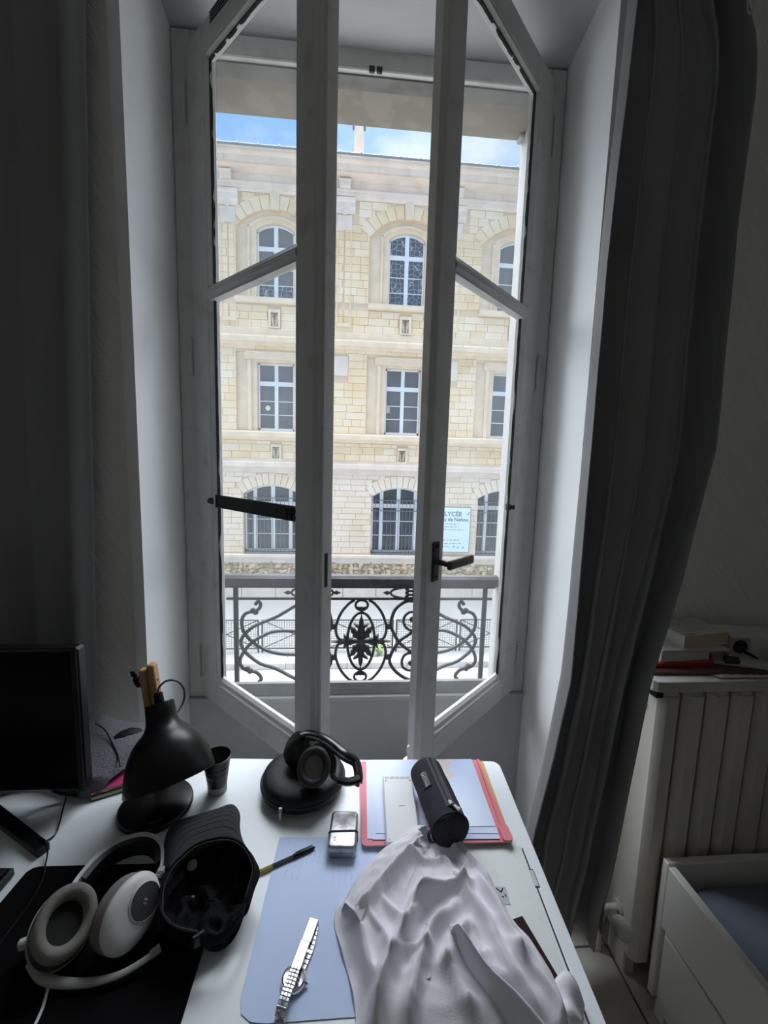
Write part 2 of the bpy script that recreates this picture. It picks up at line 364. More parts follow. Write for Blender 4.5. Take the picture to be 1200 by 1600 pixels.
# espagnolette slot in the left leaf's meeting edge
MB().box(.6255,.627,.026,.036,1.21,1.30,0,ML).build('lock_slot', BLACKP, cl)
# louvred vent let into the left top rail
vt = MB().box(.150,.330,-.004,.004,2.738,2.778,.001,ML)
vt.build('vent_plate', WPAINT, cl)
vl = MB()
for k in range(4): vl.box(.158,.322,-.0055,-.003,2.744+k*.008,2.748+k*.008,0,ML)
vl.build('vent_slot', BLACKP, cl)
MB().box(.600,.622,.004,.05,.674,.700,.004,MR).prism([(.612,.02),(.634,.026),(.620,.032)],.735,.752,'z',MR).build('loose_chip', PLAST, cr)
# ================================================================== WINDOW GUARD RAIL (cast iron)
IRON = mat('painted cast iron', (.022,.022,.024), .45, bump=.15, bscale=120)
RY = 1.70
rail = thing('window_guard_rail', (.058,RY,.55), 'black cast-iron window guard rail with scrolls and a leaf cross under a wide handrail', 'railing')
hr = MB(); sec = [(-.024,-.020),(-.028,-.004),(-.026,.012),(-.014,.022),(.010,.023),(.024,.014),(.028,-.004),(.024,-.020)]
hr.prism([(RY+a,1.040+b) for a,b in sec], -.524, .636, 'x')
hr.build('handrail', mat('worn painted handrail', (.060,.056,.072), .6, col2=(.02,.02,.024), vscale=22, bump=.2, bscale=60, lo=.3, hi=.5, stretch=(.3,1,1)), rail, smooth=True)
bs = MB().box(-.52,.63,RY-.010,RY+.010,1.008,1.022,.002).box(-.50,.62,RY-.006,RY+.006,.955,.965,.002).box(-.50,.62,RY-.006,RY+.006,.560,.572,.002)
bs.build('flat_bar', IRON, rail)
for x in (-.462,.588): MB().box(x-.009,x+.009,RY-.008,RY+.008,.49,1.012,.002).build('post', IRON, rail)
SC = [(0.498, 0.934), (0.486, 0.948), (0.476, 0.934), (0.485, 0.914), (0.508, 0.905), (0.537, 0.896), (0.553, 0.867), (0.547, 0.818), (0.51, 0.772), (0.452, 0.734), (0.382, 0.717), (0.294, 0.718), (0.254, 0.738), (0.22, 0.768), (0.191, 0.82), (0.184, 0.857), (0.199, 0.911), (0.233, 0.942), (0.266, 0.951), (0.316, 0.939), (0.405, 0.885), (0.457, 0.862), (0.506, 0.839), (0.539, 0.809), (0.558, 0.774), (0.543, 0.73), (0.483, 0.678), (0.413, 0.652), (0.33, 0.605), (0.274, 0.594), (0.216, 0.628), (0.184, 0.675), (0.191, 0.719), (0.22, 0.768), (0.255, 0.796), (0.293, 0.814), (0.408, 0.819), (0.463, 0.801), (0.51, 0.772), (0.546, 0.73), (0.563, 0.686), (0.55, 0.656), (0.522, 0.644), (0.494, 0.636), (0.475, 0.609), (0.487, 0.594)]
S1 = [(0.293, 0.816), (0.276, 0.819), (0.254, 0.828), (0.239, 0.851), (0.241, 0.88), (0.26, 0.9), (0.282, 0.9), (0.296, 0.882), (0.291, 0.865), (0.275, 0.868)]
S2 = [(0.297, 0.721), (0.28, 0.718), (0.252, 0.712), (0.237, 0.686), (0.241, 0.654), (0.264, 0.639), (0.289, 0.641), (0.302, 0.659), (0.296, 0.677), (0.276, 0.671)]
KN = [(0.275, 0.871), (0.279, 0.671), (0.508, 0.908), (0.522, 0.644), (0.533, 0.653), (0.497, 0.902)]
LN = [(0.175, 0.838), (0.174, 0.701), (0.266, 0.953), (0.264, 0.996), (0.182, 0.997)]
CX = .057
def mir(P, s): return [(CX+(x-CX)*s, RY, z) for x,z in P]
for s_ in (1,-1):
    b = MB().tube(smoothpts(mir(SC,s_),3), .0075, 8)
    b.build('scroll', IRON, rail, smooth=True)
    for q in (S1,S2):
        b = MB().tube(smoothpts(mir(q,s_),3), .0062, 8); b.ball(mir(q,s_)[-1], .013, 8, (1,.8,1)); b.build('curl', IRON, rail, smooth=True)
    for p in mir(KN,s_)[2:]: MB().ball(p, .0125, 8).build('knob', IRON, rail, smooth=True)
    for p in mir(LN,s_)[:2]: MB().box(p[0]-.011,p[0]+.011,RY-.008,RY+.008,p[2]-.012,p[2]+.012,.003).build('collar', IRON, rail)
    MB().ball(mir([(LN[2][0],.956)],s_)[0], .013, 8).build('knob', IRON, rail, smooth=True)
    # lens ornament above the thin bar, with three pierced beads
    lx, lz = mir([LN[3]],s_)[0][0], .986
    b = MB()
    for up in (1,-1): b.tube([(lx+.088*t, RY, lz+up*.024*math.sqrt(max(0,1-t*t))) for t in [k/10-1 for k in range(21)]], .005, 6)
    for dx in (-1,1):
        b.tube([(lx+dx*.086,RY,lz),(lx+dx*.100,RY,lz),(lx+dx*.118,RY,lz)], [.003,.010,.001], 8)
    for k in (-1,0,1):
        b.tube([(lx+.013*cos(2*PI*i/12), RY, lz+k*.0165+.0085*sin(2*PI*i/12)) for i in range(12)], .0045, 6, closed=True)
        for dx in (-1,1): b.ball((lx+dx*.017,RY,lz+k*.0165), .008, 6)
    b.build('beaded_lens', IRON, rail, smooth=True)
ov = MB(); zc = .772
def ring(rx, rz, r, z=zc): return ov.tube([(CX+rx*cos(2*PI*i/48), RY, z+rz*sin(2*PI*i/48)) for i in range(48)], r, 8, closed=True)
ring(.058,.127,.0062)
ov.build('oval', IRON, rail, smooth=True)
for s_ in (1,-1):          # the outer bows, pinched at the waist
    for u_ in (1,-1):
        ov = MB(); P = [(.030,.182),(.055,.166),(.085,.128),(.104,.080),(.107,.046),(.098,.016),(.075,.004)]
        ov.tube(smoothpts([(CX+s_*x,RY,zc+u_*z) for x,z in P],4), .0062, 8); ov.build('bow', IRON, rail, smooth=True)
for u_ in (1,-1):
    ov = MB(); zz = zc+u_*.160
    ov.tube([(CX+.026*cos(2*PI*i/24), RY, zz+.022*sin(2*PI*i/24)) for i in range(24)], .0055, 8, closed=True)
    for k in (-1,0,1): ov.ball((CX+k*.013,RY,zz-u_*.014), .009, 6)
    ov.build('link_ring', IRON, rail, smooth=True)
def leaf_blade(L, W, lobes):   # outline of an acanthus blade along +x
    up = []; n = 28
    for i in range(n+1):
        t = i/n; e = W*sin(PI*min(1,t*1.02)**.75)*(1-.35*t) * (1-.38*abs(sin(lobes*PI*t))**3)
        up.append((L*t, max(.0006,e)))
    return up + [(x,-y) for x,y in reversed(up)]
fc = MB()
def blade(cx, cz, ang, L, W, lobes, th=.009):
    M = Matrix.Translation((CX+cx,RY,zc+cz)) @ Matrix.Rotation(-ang,4,'Y')
    poly = leaf_blade(L,W,lobes); n = len(poly)//2
    fc.prism(poly, -th, th, 'y', M)
    fc.tube([M @ Vector((L*t,-th,0)) for t in (.05,.5,.95)], [.004,.005,.001], 6)
for a, L_, W_ in ((0,.118,.016),(PI,.118,.016),(PI/2,.120,.017),(-PI/2,.120,.017)): blade(.010*cos(a),.010*sin(a),a,L_,W_,3)
for sx in (1,-1):
    for sz in (1,-1):
        blade(.008*sx,.012*sz, math.atan2(sz*.052,sx*.036), .072, .019, 3)
        blade(.060*sx,.004*sz, math.atan2(sz*.030,sx*.016), .030, .010, 1)
        blade(.004*sx,.060*sz, math.atan2(sz*.020,sx*.030), .034, .009, 1)
fc.lathe([(.005,-.016),(.016,-.014),(.016,.014),(.005,.016)], 14, RT((CX,RY,zc), rx=PI/2))
fc.build('leaf_cross', IRON, rail, smooth=True, angle=40)

# ================================================================== STREET
GZ, RZ = -3.42, -3.585
ASPH = mat('pale pavement', (.40,.40,.395), .9, var=.12, vscale=.6, bump=.2, bscale=30)
struct('floor_street', MB().box(-30,30,1.9,9.78,RZ-.3,RZ), mat('pale road', (.43,.415,.39), .9, col2=(.33,.315,.29), vscale=2.2, bump=.2, bscale=40, lo=.3, hi=.55))  # pale grey road with darker patches
struct('floor_pavement', MB().box(-30,30,10.11,15.2,RZ-.3,GZ), ASPH)
kb = tag(MB().box(-30,30,9.78,10.11,RZ-.3,RZ+.02).build('trim_3', mat('kerb bed', (.3,.3,.29), .9)), kind='structure')
KB = mat('granite kerb', (.68,.65,.60), .8, var=.2, vscale=3, rand=.1, bump=.2, bscale=50)
k0 = MB().box(-.745,.745,-.17,.17,0,.165,.012).build('kerb_stone', KB, kb)
k0.location = Vector((-8.25,10.105-.17,RZ))
for i in range(1,12): child('kerb_stone', k0.data, kb, (-8.25+1.5*i, 10.105-.17, RZ))
# pedestrian barriers
BARP = mat('grey brown barrier paint', (.05,.045,.042), .5); WIRE = mat('galvanised wire', (.22,.22,.22), .6)
BX = [(-3.85,-2.27),(-2.17,-.56),(-.47,1.17),(1.27,2.87),(2.97,4.60),(4.70,6.3)]
for i,(x0,x1) in enumerate(BX):
    b = thing('street_barrier', ((x0+x1)/2,10.35,GZ), ['brown street barrier behind the left end of the guard rail','brown street barrier seen through the left window leaf beside its middle stile','brown street barrier behind the leaf cross of the guard rail','brown street barrier behind the right window leaf stile','brown street barrier at the right end of the guard rail','brown street barrier behind the right stone jamb'][i], 'barrier', 'pedestrian barriers along the kerb')
    for x in (x0,x1): MB().box(x-.022,x+.022,10.33,10.37,GZ,GZ+.87,.006).build('post', BARP, b)
    MB().box(x0,x1,10.335,10.365,GZ+.845,GZ+.875,.006).build('top_bar', BARP, b)
    MB().box(x0,x1,10.335,10.365,GZ+.09,GZ+.125,.006).build('bottom_bar', BARP, b)
    for a,c in ((.11,.86),(.86,.11)): MB().tube([(x0,10.35,GZ+a),(x1,10.35,GZ+c)], .012, 6).build('brace', BARP, b)
    wm = MB()
    n = int((x1-x0)/.06)
    for k in range(1,n): wm.box(lerp(x0,x1,k/n)-.005,lerp(x0,x1,k/n)+.005,10.347,10.353,GZ+.12,GZ+.85)
    for k in range(1,12): wm.box(x0,x1,10.346,10.354,GZ+.12+k*.061-.0045,GZ+.12+k*.061+.0045)
    tag(wm.build('wire_mesh', WIRE, b), kind='stuff')
# weed at the kerb
wd = MB(); lf = MB()
for k in range(46):
    a = rnd.random()*2*PI; r = .05+.20*rnd.random(); h = .06+.30*rnd.random(); p = Vector((.80+r*cos(a)*.8,10.10+r*sin(a)*.5,GZ+h))
    if k % 4 == 0: wd.tube([(.80,10.10,GZ-.005),((.80+p.x)/2,10.1,GZ+h*.6),p], .006, 5)
    u_ = Vector((cos(a),sin(a),.4)).normalized()*.06; v_ = Vector((-sin(a),cos(a),.2))*.025
    lf.add([p-u_,p+v_,p+u_,p-v_],[(0,1,2,3)])
wt = thing('weed', (.80,10.10,GZ), 'small light green weed growing at the kerb behind the guard rail', 'plant')
wd.build('stem', mat('weed stem', (.20,.30,.10), .7), wt); tag(lf.build('foliage', mat('weed leaf', (.38,.55,.18), .6), wt), kind='stuff')

# ================================================================== SCHOOL BUILDING across the street
F = 14.8
STONE_U = stone_mat('yellow limestone', (.86,.745,.59), (.84,.675,.46), (.76,.575,.335))
STONE_G = stone_mat('pale limestone', (.83,.73,.625), (.80,.68,.54), (.75,.61,.45))
DRESS = mat('dressed limestone', (0.84, 0.695, 0.52), .8, var=.12, vscale=2.5, bump=.1, bscale=12)
DRESSW = mat('white dressed limestone', (0.82, 0.71, 0.605), .8, var=.12, vscale=2, bump=.1, bscale=12)
MORT = mat('lime mortar', (0.72, 0.585, 0.43), .95)
ZINC = mat('zinc gutter', (.22,.25,.28), .5, .3)
WFR = mat('white window joinery', (.76,.78,.80), .5)
PANE = mat('far window pane', (.10,.11,.12), .12, var=.4, vscale=1.2)
PANEW = mat('far window pane with blind', (.17,.175,.18), .25, var=.2, vscale=1.5)
VENTB = mat('grey brown vent back', (.26,.24,.21), .9)  # grey-brown plate colour behind the vent lattices
GRIL = mat('grey iron grille', (.16,.16,.165), .6)
bld = thing('school_building', (1.77,F,GZ), 'pale stone school building with arched windows across the street', 'building')
BAYS = [(-2.615,-2.615,-2.735), (1.772,1.775,1.755), (5.60,5.62,5.64)]    # window axes: top, middle, ground floor
def arch(x0, x1, zs, rise, n=12):       # points of a segmental arch from left spring to right spring
    if rise <= 0: return [(x0,zs),(x1,zs)]
    hw = (x1-x0)/2; cx = (x0+x1)/2; Rr = (hw*hw+rise*rise)/(2*rise); a = math.asin(min(1,hw/Rr))
    if rise > hw: a = PI-a
    return [(cx+Rr*sin(t), zs+rise-Rr+Rr*cos(t)) for t in [lerp(-a,a,i/n) for i in range(n+1)]]
def holed(mb, xa, xb, za, zb, x0, x1, z0, zs, rise, y, d):   # wall panel with an arched hole and its reveals (depth d)
    A = arch(x0,x1,zs,rise); top = zb
    def quad(p): mb.add([(x,y,z) for x,z in p], [tuple(range(len(p)))])
    quad([(xa,za),(x0,za),(x0,zb),(xa,zb)]); quad([(x1,za),(xb,za),(xb,zb),(x1,zb)])
    if z0 > za: quad([(x0,za),(x1,za),(x1,z0),(x0,z0)])
    for (p,q) in zip(A,A[1:]): quad([p,q,(q[0],top),(p[0],top)])
    ring_ = [(x0,z0)]+A+[(x1,z0)]
    for i in range(len(ring_)):
        p, q = ring_[i], ring_[(i+1)%len(ring_)]
        mb.add([(p[0],y,p[1]),(q[0],y,q[1]),(q[0],y+d,q[1]),(p[0],y+d,p[1])],[(0,1,2,3)])
# backing wall, floor by floor
XE = [-12,-4.9,-.46,3.72,14]
body = MB(); XB = [-5.0,-.45,3.70,8.0]
body.box(-14,-5.0,F+.03,F+.6,GZ-.1,11.2).box(8.0,16,F+.03,F+.6,GZ-.1,11.2)
for i,(t,m_,g) in enumerate(BAYS):
    xa, xb = XB[i], XB[i+1]
    holed(body, xa,xb, -1.9,1.16, g-.985,g+.985,-1.853,.28,.33, F+.03,.30)
    holed(body, xa,xb, 1.16,5.3, m_-1.29,m_+1.29,2.25,5.06,0, F+.03,.09)
    holed(body, xa,xb, 5.3,10.2, t-1.28,t+1.28,6.60,8.90,.64, F+.03,.13)
    body.box(xa,xb,F+.03,F+.6,10.2,11.2).box(xa,xb,F+.03,F+.6,GZ-.1,-1.9)
    surr = MB(); holed(surr, m_-1.29,m_+1.29,2.25,5.06, m_-.625,m_+.625,2.475,4.75,0, F+.115,.22); surr.build('recess_wall', DRESS, bld); surr = MB()
    holed(surr, t-1.30,t+1.30,6.60,9.6, t-.62,t+.62,6.80,8.95,.23, F+.155,.20); surr.build('recess_wall', DRESS, bld)
body.box(-14,16,F+.5,F+.62,GZ-.1,11.2)
body.build('wall', MORT, bld)
# stones: solid blocks laid in courses, split round every opening
def blocked(z0, z1):     # x intervals that stones must leave free at this course
    out = []
    for (t,m_,g) in BAYS:
        if z1 > -1.86 and z0 < 1.0:
            zm = (z0+z1)/2
            hw = .985 if zm < .28 else min(max(0,2.035**2-(zm+1.025)**2)**.5, .985+(zm-.28)*.77)
            if hw > .02: out.append((g-hw-.01,g+hw+.01))
        if z1 > 2.25 and z0 < 5.07: out.append((m_-1.29,m_+1.29))
        if z1 > 6.60 and z0 < 9.98:
            zm = (z0+z1)/2
            hw = 1.28 if zm < 8.9 else min(max(0,4-(zm-7.94)**2)**.5, 1.28+(zm-8.9)*1.33)
            if hw > .02: out.append((t-hw-.01,t+hw+.01))
    for px in (-4.10,-.345,3.36):
        if z0 > 6.0 and z1 < 10.0: out.append((px-.42,px+.46) if z0 > 9.0 else (px-.02,px+.02))
    out += [(-.69,-.155),(3.12,3.66)] if z1 > 4.39 and z0 < 5.06 else []
    for (t,m_,g) in BAYS:
        if z1 > 1.5 and z0 < 2.0: out.append((m_-.15,m_+.22))
        if z1 > 5.83 and z0 < 6.43: out.append((t-.21,t+.19))
    return sorted(out)
stones = []
z = -1.80
bands = [(1.02,1.50),(2.12,2.45),(5.27,5.84),(6.55,6.78)]
while z < 9.95:
    h = .205 if z < 1.0 else .245
    hit = [b_ for b_ in bands if z < b_[1]-.02 and z+h > b_[0]+.02]
    if hit:
        if hit[0][0]-z > .1: h = hit[0][0]-z
        else: z = hit[0][1]; continue
    x = -4.9-rnd.random()*.3
    bl_ = blocked(z,z+h)
    while x < 6.6:
        wd_ = rnd.choice((.30,.42,.52,.62,.72)); x1 = x+wd_; skip = False
        for a,b_ in bl_:
            if x < b_ and x1 > a:
                if x >= a-.06: x = b_; skip = True
                else: x1 = a
                break
        if skip: continue
        if x1-x > .05: stones.append((x,x1,z,z+h))
        x = x1
    z += h
vis = lambda s: (s[1]-s[0])*(s[3]-s[2]) if (-.9 < s[0] < 3.3 or s[0] < -2.9 or s[0] > 3.4) else 0
stones.sort(key=lambda s: -vis(s))
sm = MB().box(-.5,.5,-.03,.03,-.5,.5,.012)
smU = None
def stone_mesh(nm, m):
    o = sm.build(nm, m, bld); return o
su = stone_mesh('stone', STONE_U); sg = stone_mesh('stone', STONE_G); used = {id(su):False, id(sg):False}
for s in stones[:296]:
    src = sg if s[2] < 1.05 else su
    pos = ((s[0]+s[1])/2, F+.03-.004*rnd.random(), (s[2]+s[3])/2); sc = (s[1]-s[0]-.007,1,s[3]-s[2]-.007)
    if not used[id(src)]: src.location = Vector(pos)-Vector(bld['_w']); src.scale = sc; used[id(src)] = True
    else: child('stone', src.data, bld, pos, sc)
for o in (su,sg):   # mesh data is centred on the piece itself
    for v in o.data.vertices: v.co += Vector(bld['_w'])
ru = MB(); rg = MB()
for s in stones[296:]:
    (rg if s[2] < 1.05 else ru).box(s[0]+.0035,s[1]-.0035,F-.004*rnd.random(),F+.06,s[2]+.0035,s[3]-.0035,.008)
tag(ru.build('upper_stones', STONE_U, bld), kind='stuff'); tag(rg.build('lower_stones', STONE_G, bld), kind='stuff')
# wedge stones of the arches
for (t,m_,g) in BAYS:
    for (ax,zs,hw,ri,ro,n,mm,yy,dp) in ((g,.28,.985,.33,.40,11,STONE_G,F-.006,.30),(t,8.9,1.28,.64,.40,11,STONE_U,F-.004,.05)):
        Rr = (hw*hw+ri*ri)/(2*ri); a = math.asin(hw/Rr); cz = zs+ri-Rr
        for k in range(n):
            a0, a1 = lerp(-a,a,k/n)+.006, lerp(-a,a,(k+1)/n)-.006
            poly = [(ax+Rr*sin(a0),cz+Rr*cos(a0)),(ax+Rr*sin(a1),cz+Rr*cos(a1)),(ax+(Rr+ro)*sin(a1),cz+(Rr+ro)*cos(a1)),(ax+(Rr+ro)*sin(a0),cz+(Rr+ro)*cos(a0))]
            MB().prism(poly, yy, yy+dp, 'y').build('voussoir', mm, bld)
    MB().prism([(t-.125,9.50),(t+.145,9.50),(t+.165,9.98),(t-.145,9.98)], F-.06,F+.05,'y').build('keystone', DRESS, bld)
# string courses, ledges and the cornice
def band(prof, m, name, x0=-14, x1=16): return MB().prism([(F-a,1.54+(zz-1.54)*(F-max(a,0))/F) for a,zz in prof], x0, x1, 'x').build(name, m, bld)
band([(-.05,5.26),(.02,5.27),(.06,5.33),(.17,5.40),(.17,5.555),(.14,5.58),(.03,5.60),(.03,5.82),(0,5.84),(-.05,5.84)], DRESS, 'string_course')
band([(-.05,2.12),(.02,2.13),(.05,2.17),(.14,2.25),(.14,2.40),(.11,2.43),(-.05,2.45)], DRESS, 'string_course')
band([(-.05,1.01),(.015,1.02),(.015,1.115),(.03,1.12),(.03,1.20),(.11,1.215),(.11,1.38),(.03,1.40),(.03,1.47),(.05,1.50),(-.05,1.50)], DRESSW, 'string_course')
band([(-.05,-2.19),(.03,-2.19),(.03,-2.01),(.09,-1.995),(.09,-1.90),(0,-1.86),(-.05,-1.86)], DRESSW, 'base_ledge')
band([(-.05,9.98),(.03,9.985),(.05,10.06),(.09,10.09),(.09,10.19),(.14,10.22),(.14,10.295),(.04,10.31),(.04,10.54),(-.05,10.54)], DRESSW, 'frieze')
band([(-.05,10.53),(.06,10.54),(.42,10.80),(.42,10.84),(.50,10.86),(.50,11.03),(.55,11.06),(.58,11.13),(.66,11.19),(.66,11.27),(.70,11.30),(.70,11.33),(-.05,11.33)], DRESSW, 'cornice')
band([(-.05,11.33),(.74,11.33),(.76,11.345),(.76,11.39),(.72,11.40),(.60,11.40),(-.05,11.30)], ZINC, 'gutter')
for x in [-4.2+.62*k for k in range(18)]: MB().ball((x,F-.74,10.92), .028, 6).build('gutter_stud', WFR, bld)
# joints of the long mouldings
jt = MB()
for k in range(14):
    x = -5+.95*k; jt.box(x-.006,x+.006,F-.511,F-.40,10.55,10.70); jt.box(x+.4-.006,x+.4+.006,F-.046,F,10.31,10.54); jt.box(x+.2,x+.212,F-.176,F,5.40,5.555); jt.box(x+.5,x+.512,F-.118,F,1.215,1.38); jt.box(x+.3,x+.312,F-.036,F,-2.19,-2.01)
jt.build('moulding_joint', MORT, bld)
# pilaster capitals, blocks and panels between the top windows
for px in (-4.10,-.345,3.36):
    MB().prism([(F-.10,9.86),(F-.14,9.90),(F-.14,9.985),(F+.05,9.985),(F+.05,9.53),(F-.05,9.53),(F-.06,9.62),(F-.10,9.70)], px-.34,px+.34,'x').build('capital', DRESSW, bld)
    MB().lathe([(.10,-.01),(.12,0),(.10,.03),(.05,.04)],16, RT((px,F-.06,9.60), rx=PI/2)).build('rosette', DRESSW, bld, smooth=True)
    MB().box(px-.24,px+.24,F-.03,F+.06,9.05,9.51,.012).build('pilaster_block', DRESSW, bld)
    MB().box(px-.18,px+.17,F-.24,F-.03,10.22,10.45,.02).box(px-.20,px+.19,F-.27,F-.03,10.40,10.46,.01).build('modillion', DRESSW, bld)
    fr_ = MB().box(px+.20,px+.24,F-.03,F+.05,6.12,9.02,.008).box(px-.24,px-.20,F-.03,F+.05,6.12,9.02,.008).box(px-.24,px+.24,F-.04,F+.05,6.0,6.12,.008)
    fr_.build('pilaster_frame', DRESS, bld)
# white plaques between the middle windows
for px in (-.42,3.40): MB().box(px-.26,px+.26,F-.012,F+.05,4.395,5.045,.006).build('plaque', DRESSW, bld)
LEAD_ = None
def leaded():
    m = mat('leaded figured glass', (.10,.12,.15), .3); n = m.node_tree.nodes; l = m.node_tree.links.new
    t = n.new('ShaderNodeTexCoord'); v = n.new('ShaderNodeTexVoronoi'); v.feature = 'DISTANCE_TO_EDGE'; v.inputs['Scale'].default_value = 6.5; v.inputs['Randomness'].default_value = .55
    r = n.new('ShaderNodeValToRGB'); r.color_ramp.elements[0].position = .02; r.color_ramp.elements[1].position = .045
    r.color_ramp.elements[0].color = (.45,.47,.48,1); r.color_ramp.elements[1].color = (.10,.115,.14,1)
    l(t.outputs['Object'], v.inputs['Vector']); l(v.outputs['Distance'], r.inputs[0]); l(r.outputs[0], n['Principled BSDF'].inputs['Base Color']); return m
LEADM = leaded()
def far_window(cx, x0, x1, z0, zs, rise, y, mull, trans, bars, panes_m, fw=.06, name='window'):
    """white joinery: outer frame following the arch, mullions (x, half width), transoms (z, half height), thin bars; one pane per opening"""
    fm = MB(); A = arch(x0,x1,zs,rise); ct = zs+rise
    def top(x):
        for p,q in zip(A,A[1:]):
            if p[0]-1e-6 <= x <= q[0]+1e-6: return lerp(p[1],q[1],(x-p[0])/max(1e-9,q[0]-p[0]))
        return zs
    for a in (x0,x1-fw): fm.box(a,a+fw,y,y+.06,z0,min(top(a+.002),top(a+fw-.002)),.006)
    fm.box(x0,x1,y,y+.06,z0,z0+fw*1.3,.006)
    for p,q in zip(A,A[1:]): fm.prism([p,q,(q[0],q[1]-fw),(p[0],p[1]-fw)], y, y+.06,'y')
    for mx,hw in mull: fm.box(mx-hw,mx+hw,y-.012,y+.06,z0,top(mx)-.005,.006)
    for tz,hh in trans: fm.box(x0,x1,y-.016,y+.06,tz-hh,tz+hh,.006)
    for bz in bars: fm.box(x0,x1,y+.012,y+.05,bz-.014,bz+.014,.003)
    o = fm.build(name, WFR, bld)
    xs = [x0]+[m_[0] for m_ in mull]+[x1]; zsplit = sorted([z0]+[t_[0] for t_ in trans]+list(bars))+[None]
    for a,b in zip(xs,xs[1:]):
        for zi,(c_,d_) in enumerate(zip(zsplit,zsplit[1:])):
            if d_ is None:
                P = [(a,c_)]+[(b,c_)]+[(lerp(b,a,k/6), top(lerp(b,a,k/6))-.01) for k in range(7)]
                pm = MB().prism(P, y+.03,y+.042,'y')
            else: pm = MB().box(a,b,y+.03,y+.042,c_,d_)
            pm.build('pane', panes_m(zi), o)
    return o
for i,(t,m_,g) in enumerate(BAYS):
    # top floor
    trim_ = MB()
    for x in (t-.90,t+.82): trim_.box(x,x+.08,F+.06,F+.16,6.78,8.95+.12,.02)
    Ao = arch(t-.90,t+.90,8.98,.36); Ai = arch(t-.80,t+.80,8.98,.30)
    for k in range(len(Ao)-1): trim_.prism([Ao[k],Ao[k+1],Ai[k+1],Ai[k]], F+.06,F+.16,'y')
    trim_.build('window_surround', DRESS, bld)
    MB().prism([(F-.10,6.78),(F-.10,6.64),(F-.05,6.60),(F+.2,6.60),(F+.2,6.80)], t-1.30,t+1.30,'x').build('window_sill', DRESS, bld)
    far_window(t, t-.62,t+.62,6.80,8.94,.23, F+.28, [(t,.07)], [(8.42,.07)], [7.79,7.29], (lambda zi: LEADM) if i == 1 else (lambda zi: LEADM if zi == 0 else PANEW))
    vm = MB(); holed(vm, t-.21,t+.19,5.83,6.43, t-.13,t+.11,5.88,6.33,0, F-.05,.075); vm.build('vent_frame', DRESS, bld)
    vg = MB().box(t-.13,t+.11,F+.012,F+.026,5.88,6.33)
    vg.build('vent_back', VENTB, bld); vg = MB()
    for k in range(9): vg.tube([(t-.13,F+.0,5.89+k*.047),(t+.11,F+.0,5.95+k*.041)],.008,4); vg.tube([(t+.11,F+.0,5.89+k*.047),(t-.13,F+.0,5.95+k*.041)],.008,4)
    vg.build('vent_lattice', DRESS, bld)
    # middle floor
    sr = MB().box(m_-.92,m_-.80,F+.02,F+.14,2.45,4.81,.015).box(m_+.80,m_+.92,F+.02,F+.14,2.45,4.81,.015).box(m_-.92,m_+.92,F+.02,F+.14,4.82,5.05,.015).box(m_-1.02,m_-.90,F+.02,F+.14,4.80,5.05,.012).box(m_+.90,m_+1.02,F+.02,F+.14,4.80,5.05,.012).box(m_-.98,m_+.98,F-.02,F+.14,5.03,5.08,.01)
    sr.build('window_surround', DRESS, bld)
    far_window(m_, m_-.62,m_+.62,2.48,4.745,0, F+.28, [(m_,.065)], [(4.07,.075)], [3.48,3.02], lambda zi: PANEW)
    vm = MB(); holed(vm, m_-.15,m_+.22,1.50,2.0, m_-.10,m_+.14,1.52,1.91,0, F-.05,.075); vm.build('vent_frame', DRESS, bld)
    MB().box(m_-.10,m_+.14,F+.012,F+.026,1.52,1.91).build('vent_back', VENTB, bld); vg = MB()
    for k in range(7): vg.tube([(m_-.10,F+.0,1.53+k*.052),(m_+.14,F+.0,1.59+k*.045)],.008,4); vg.tube([(m_+.14,F+.0,1.53+k*.052),(m_-.10,F+.0,1.59+k*.045)],.008,4)
    vg.build('vent_lattice', DRESS, bld)
    # ground floor with its grille
    far_window(g, g-.975,g+.975,-1.80,.28,.32, F+.22, [(g-.62,.065),(g,.07),(g+.62,.065)], [(-.08,.075)], [-.645,-1.17], lambda zi: PANE)
    gb = MB()
    for zz in (.13,-.25,-1.72): gb.box(g-.985,g+.985,F+.09,F+.115,zz-.016,zz+.016)
    for k in range(1,14):
        x = g-.985+k*1.97/14
        for (a,b) in ((-1.85,.02+.12),): gb.box(x-.009,x+.009,F+.095,F+.11,a,b)
        gb.ball((x,F+.10,.05), .022, 5)
    gb.build('window_grille', GRIL, bld)
    MB().box(g-1.0,g+1.0,F-.02,F+.24,-1.86,-1.815,.006).build('window_sill', GRIL, bld)
# round sticker and papers seen behind panes of the middle floor
MB().lathe([(.085,0),(.085,.004)],20, RT((BAYS[0][1]-.30,F+.305,3.25), rx=PI/2)).build('round_sticker', mat('cream sticker', (.75,.72,.6), .6), bld)
MB().box(BAYS[1][1]-.55,BAYS[1][1]-.43,F+.30,F+.305,3.24,3.45).build('notice', mat('pale notice', (.5,.5,.48), .7), bld)
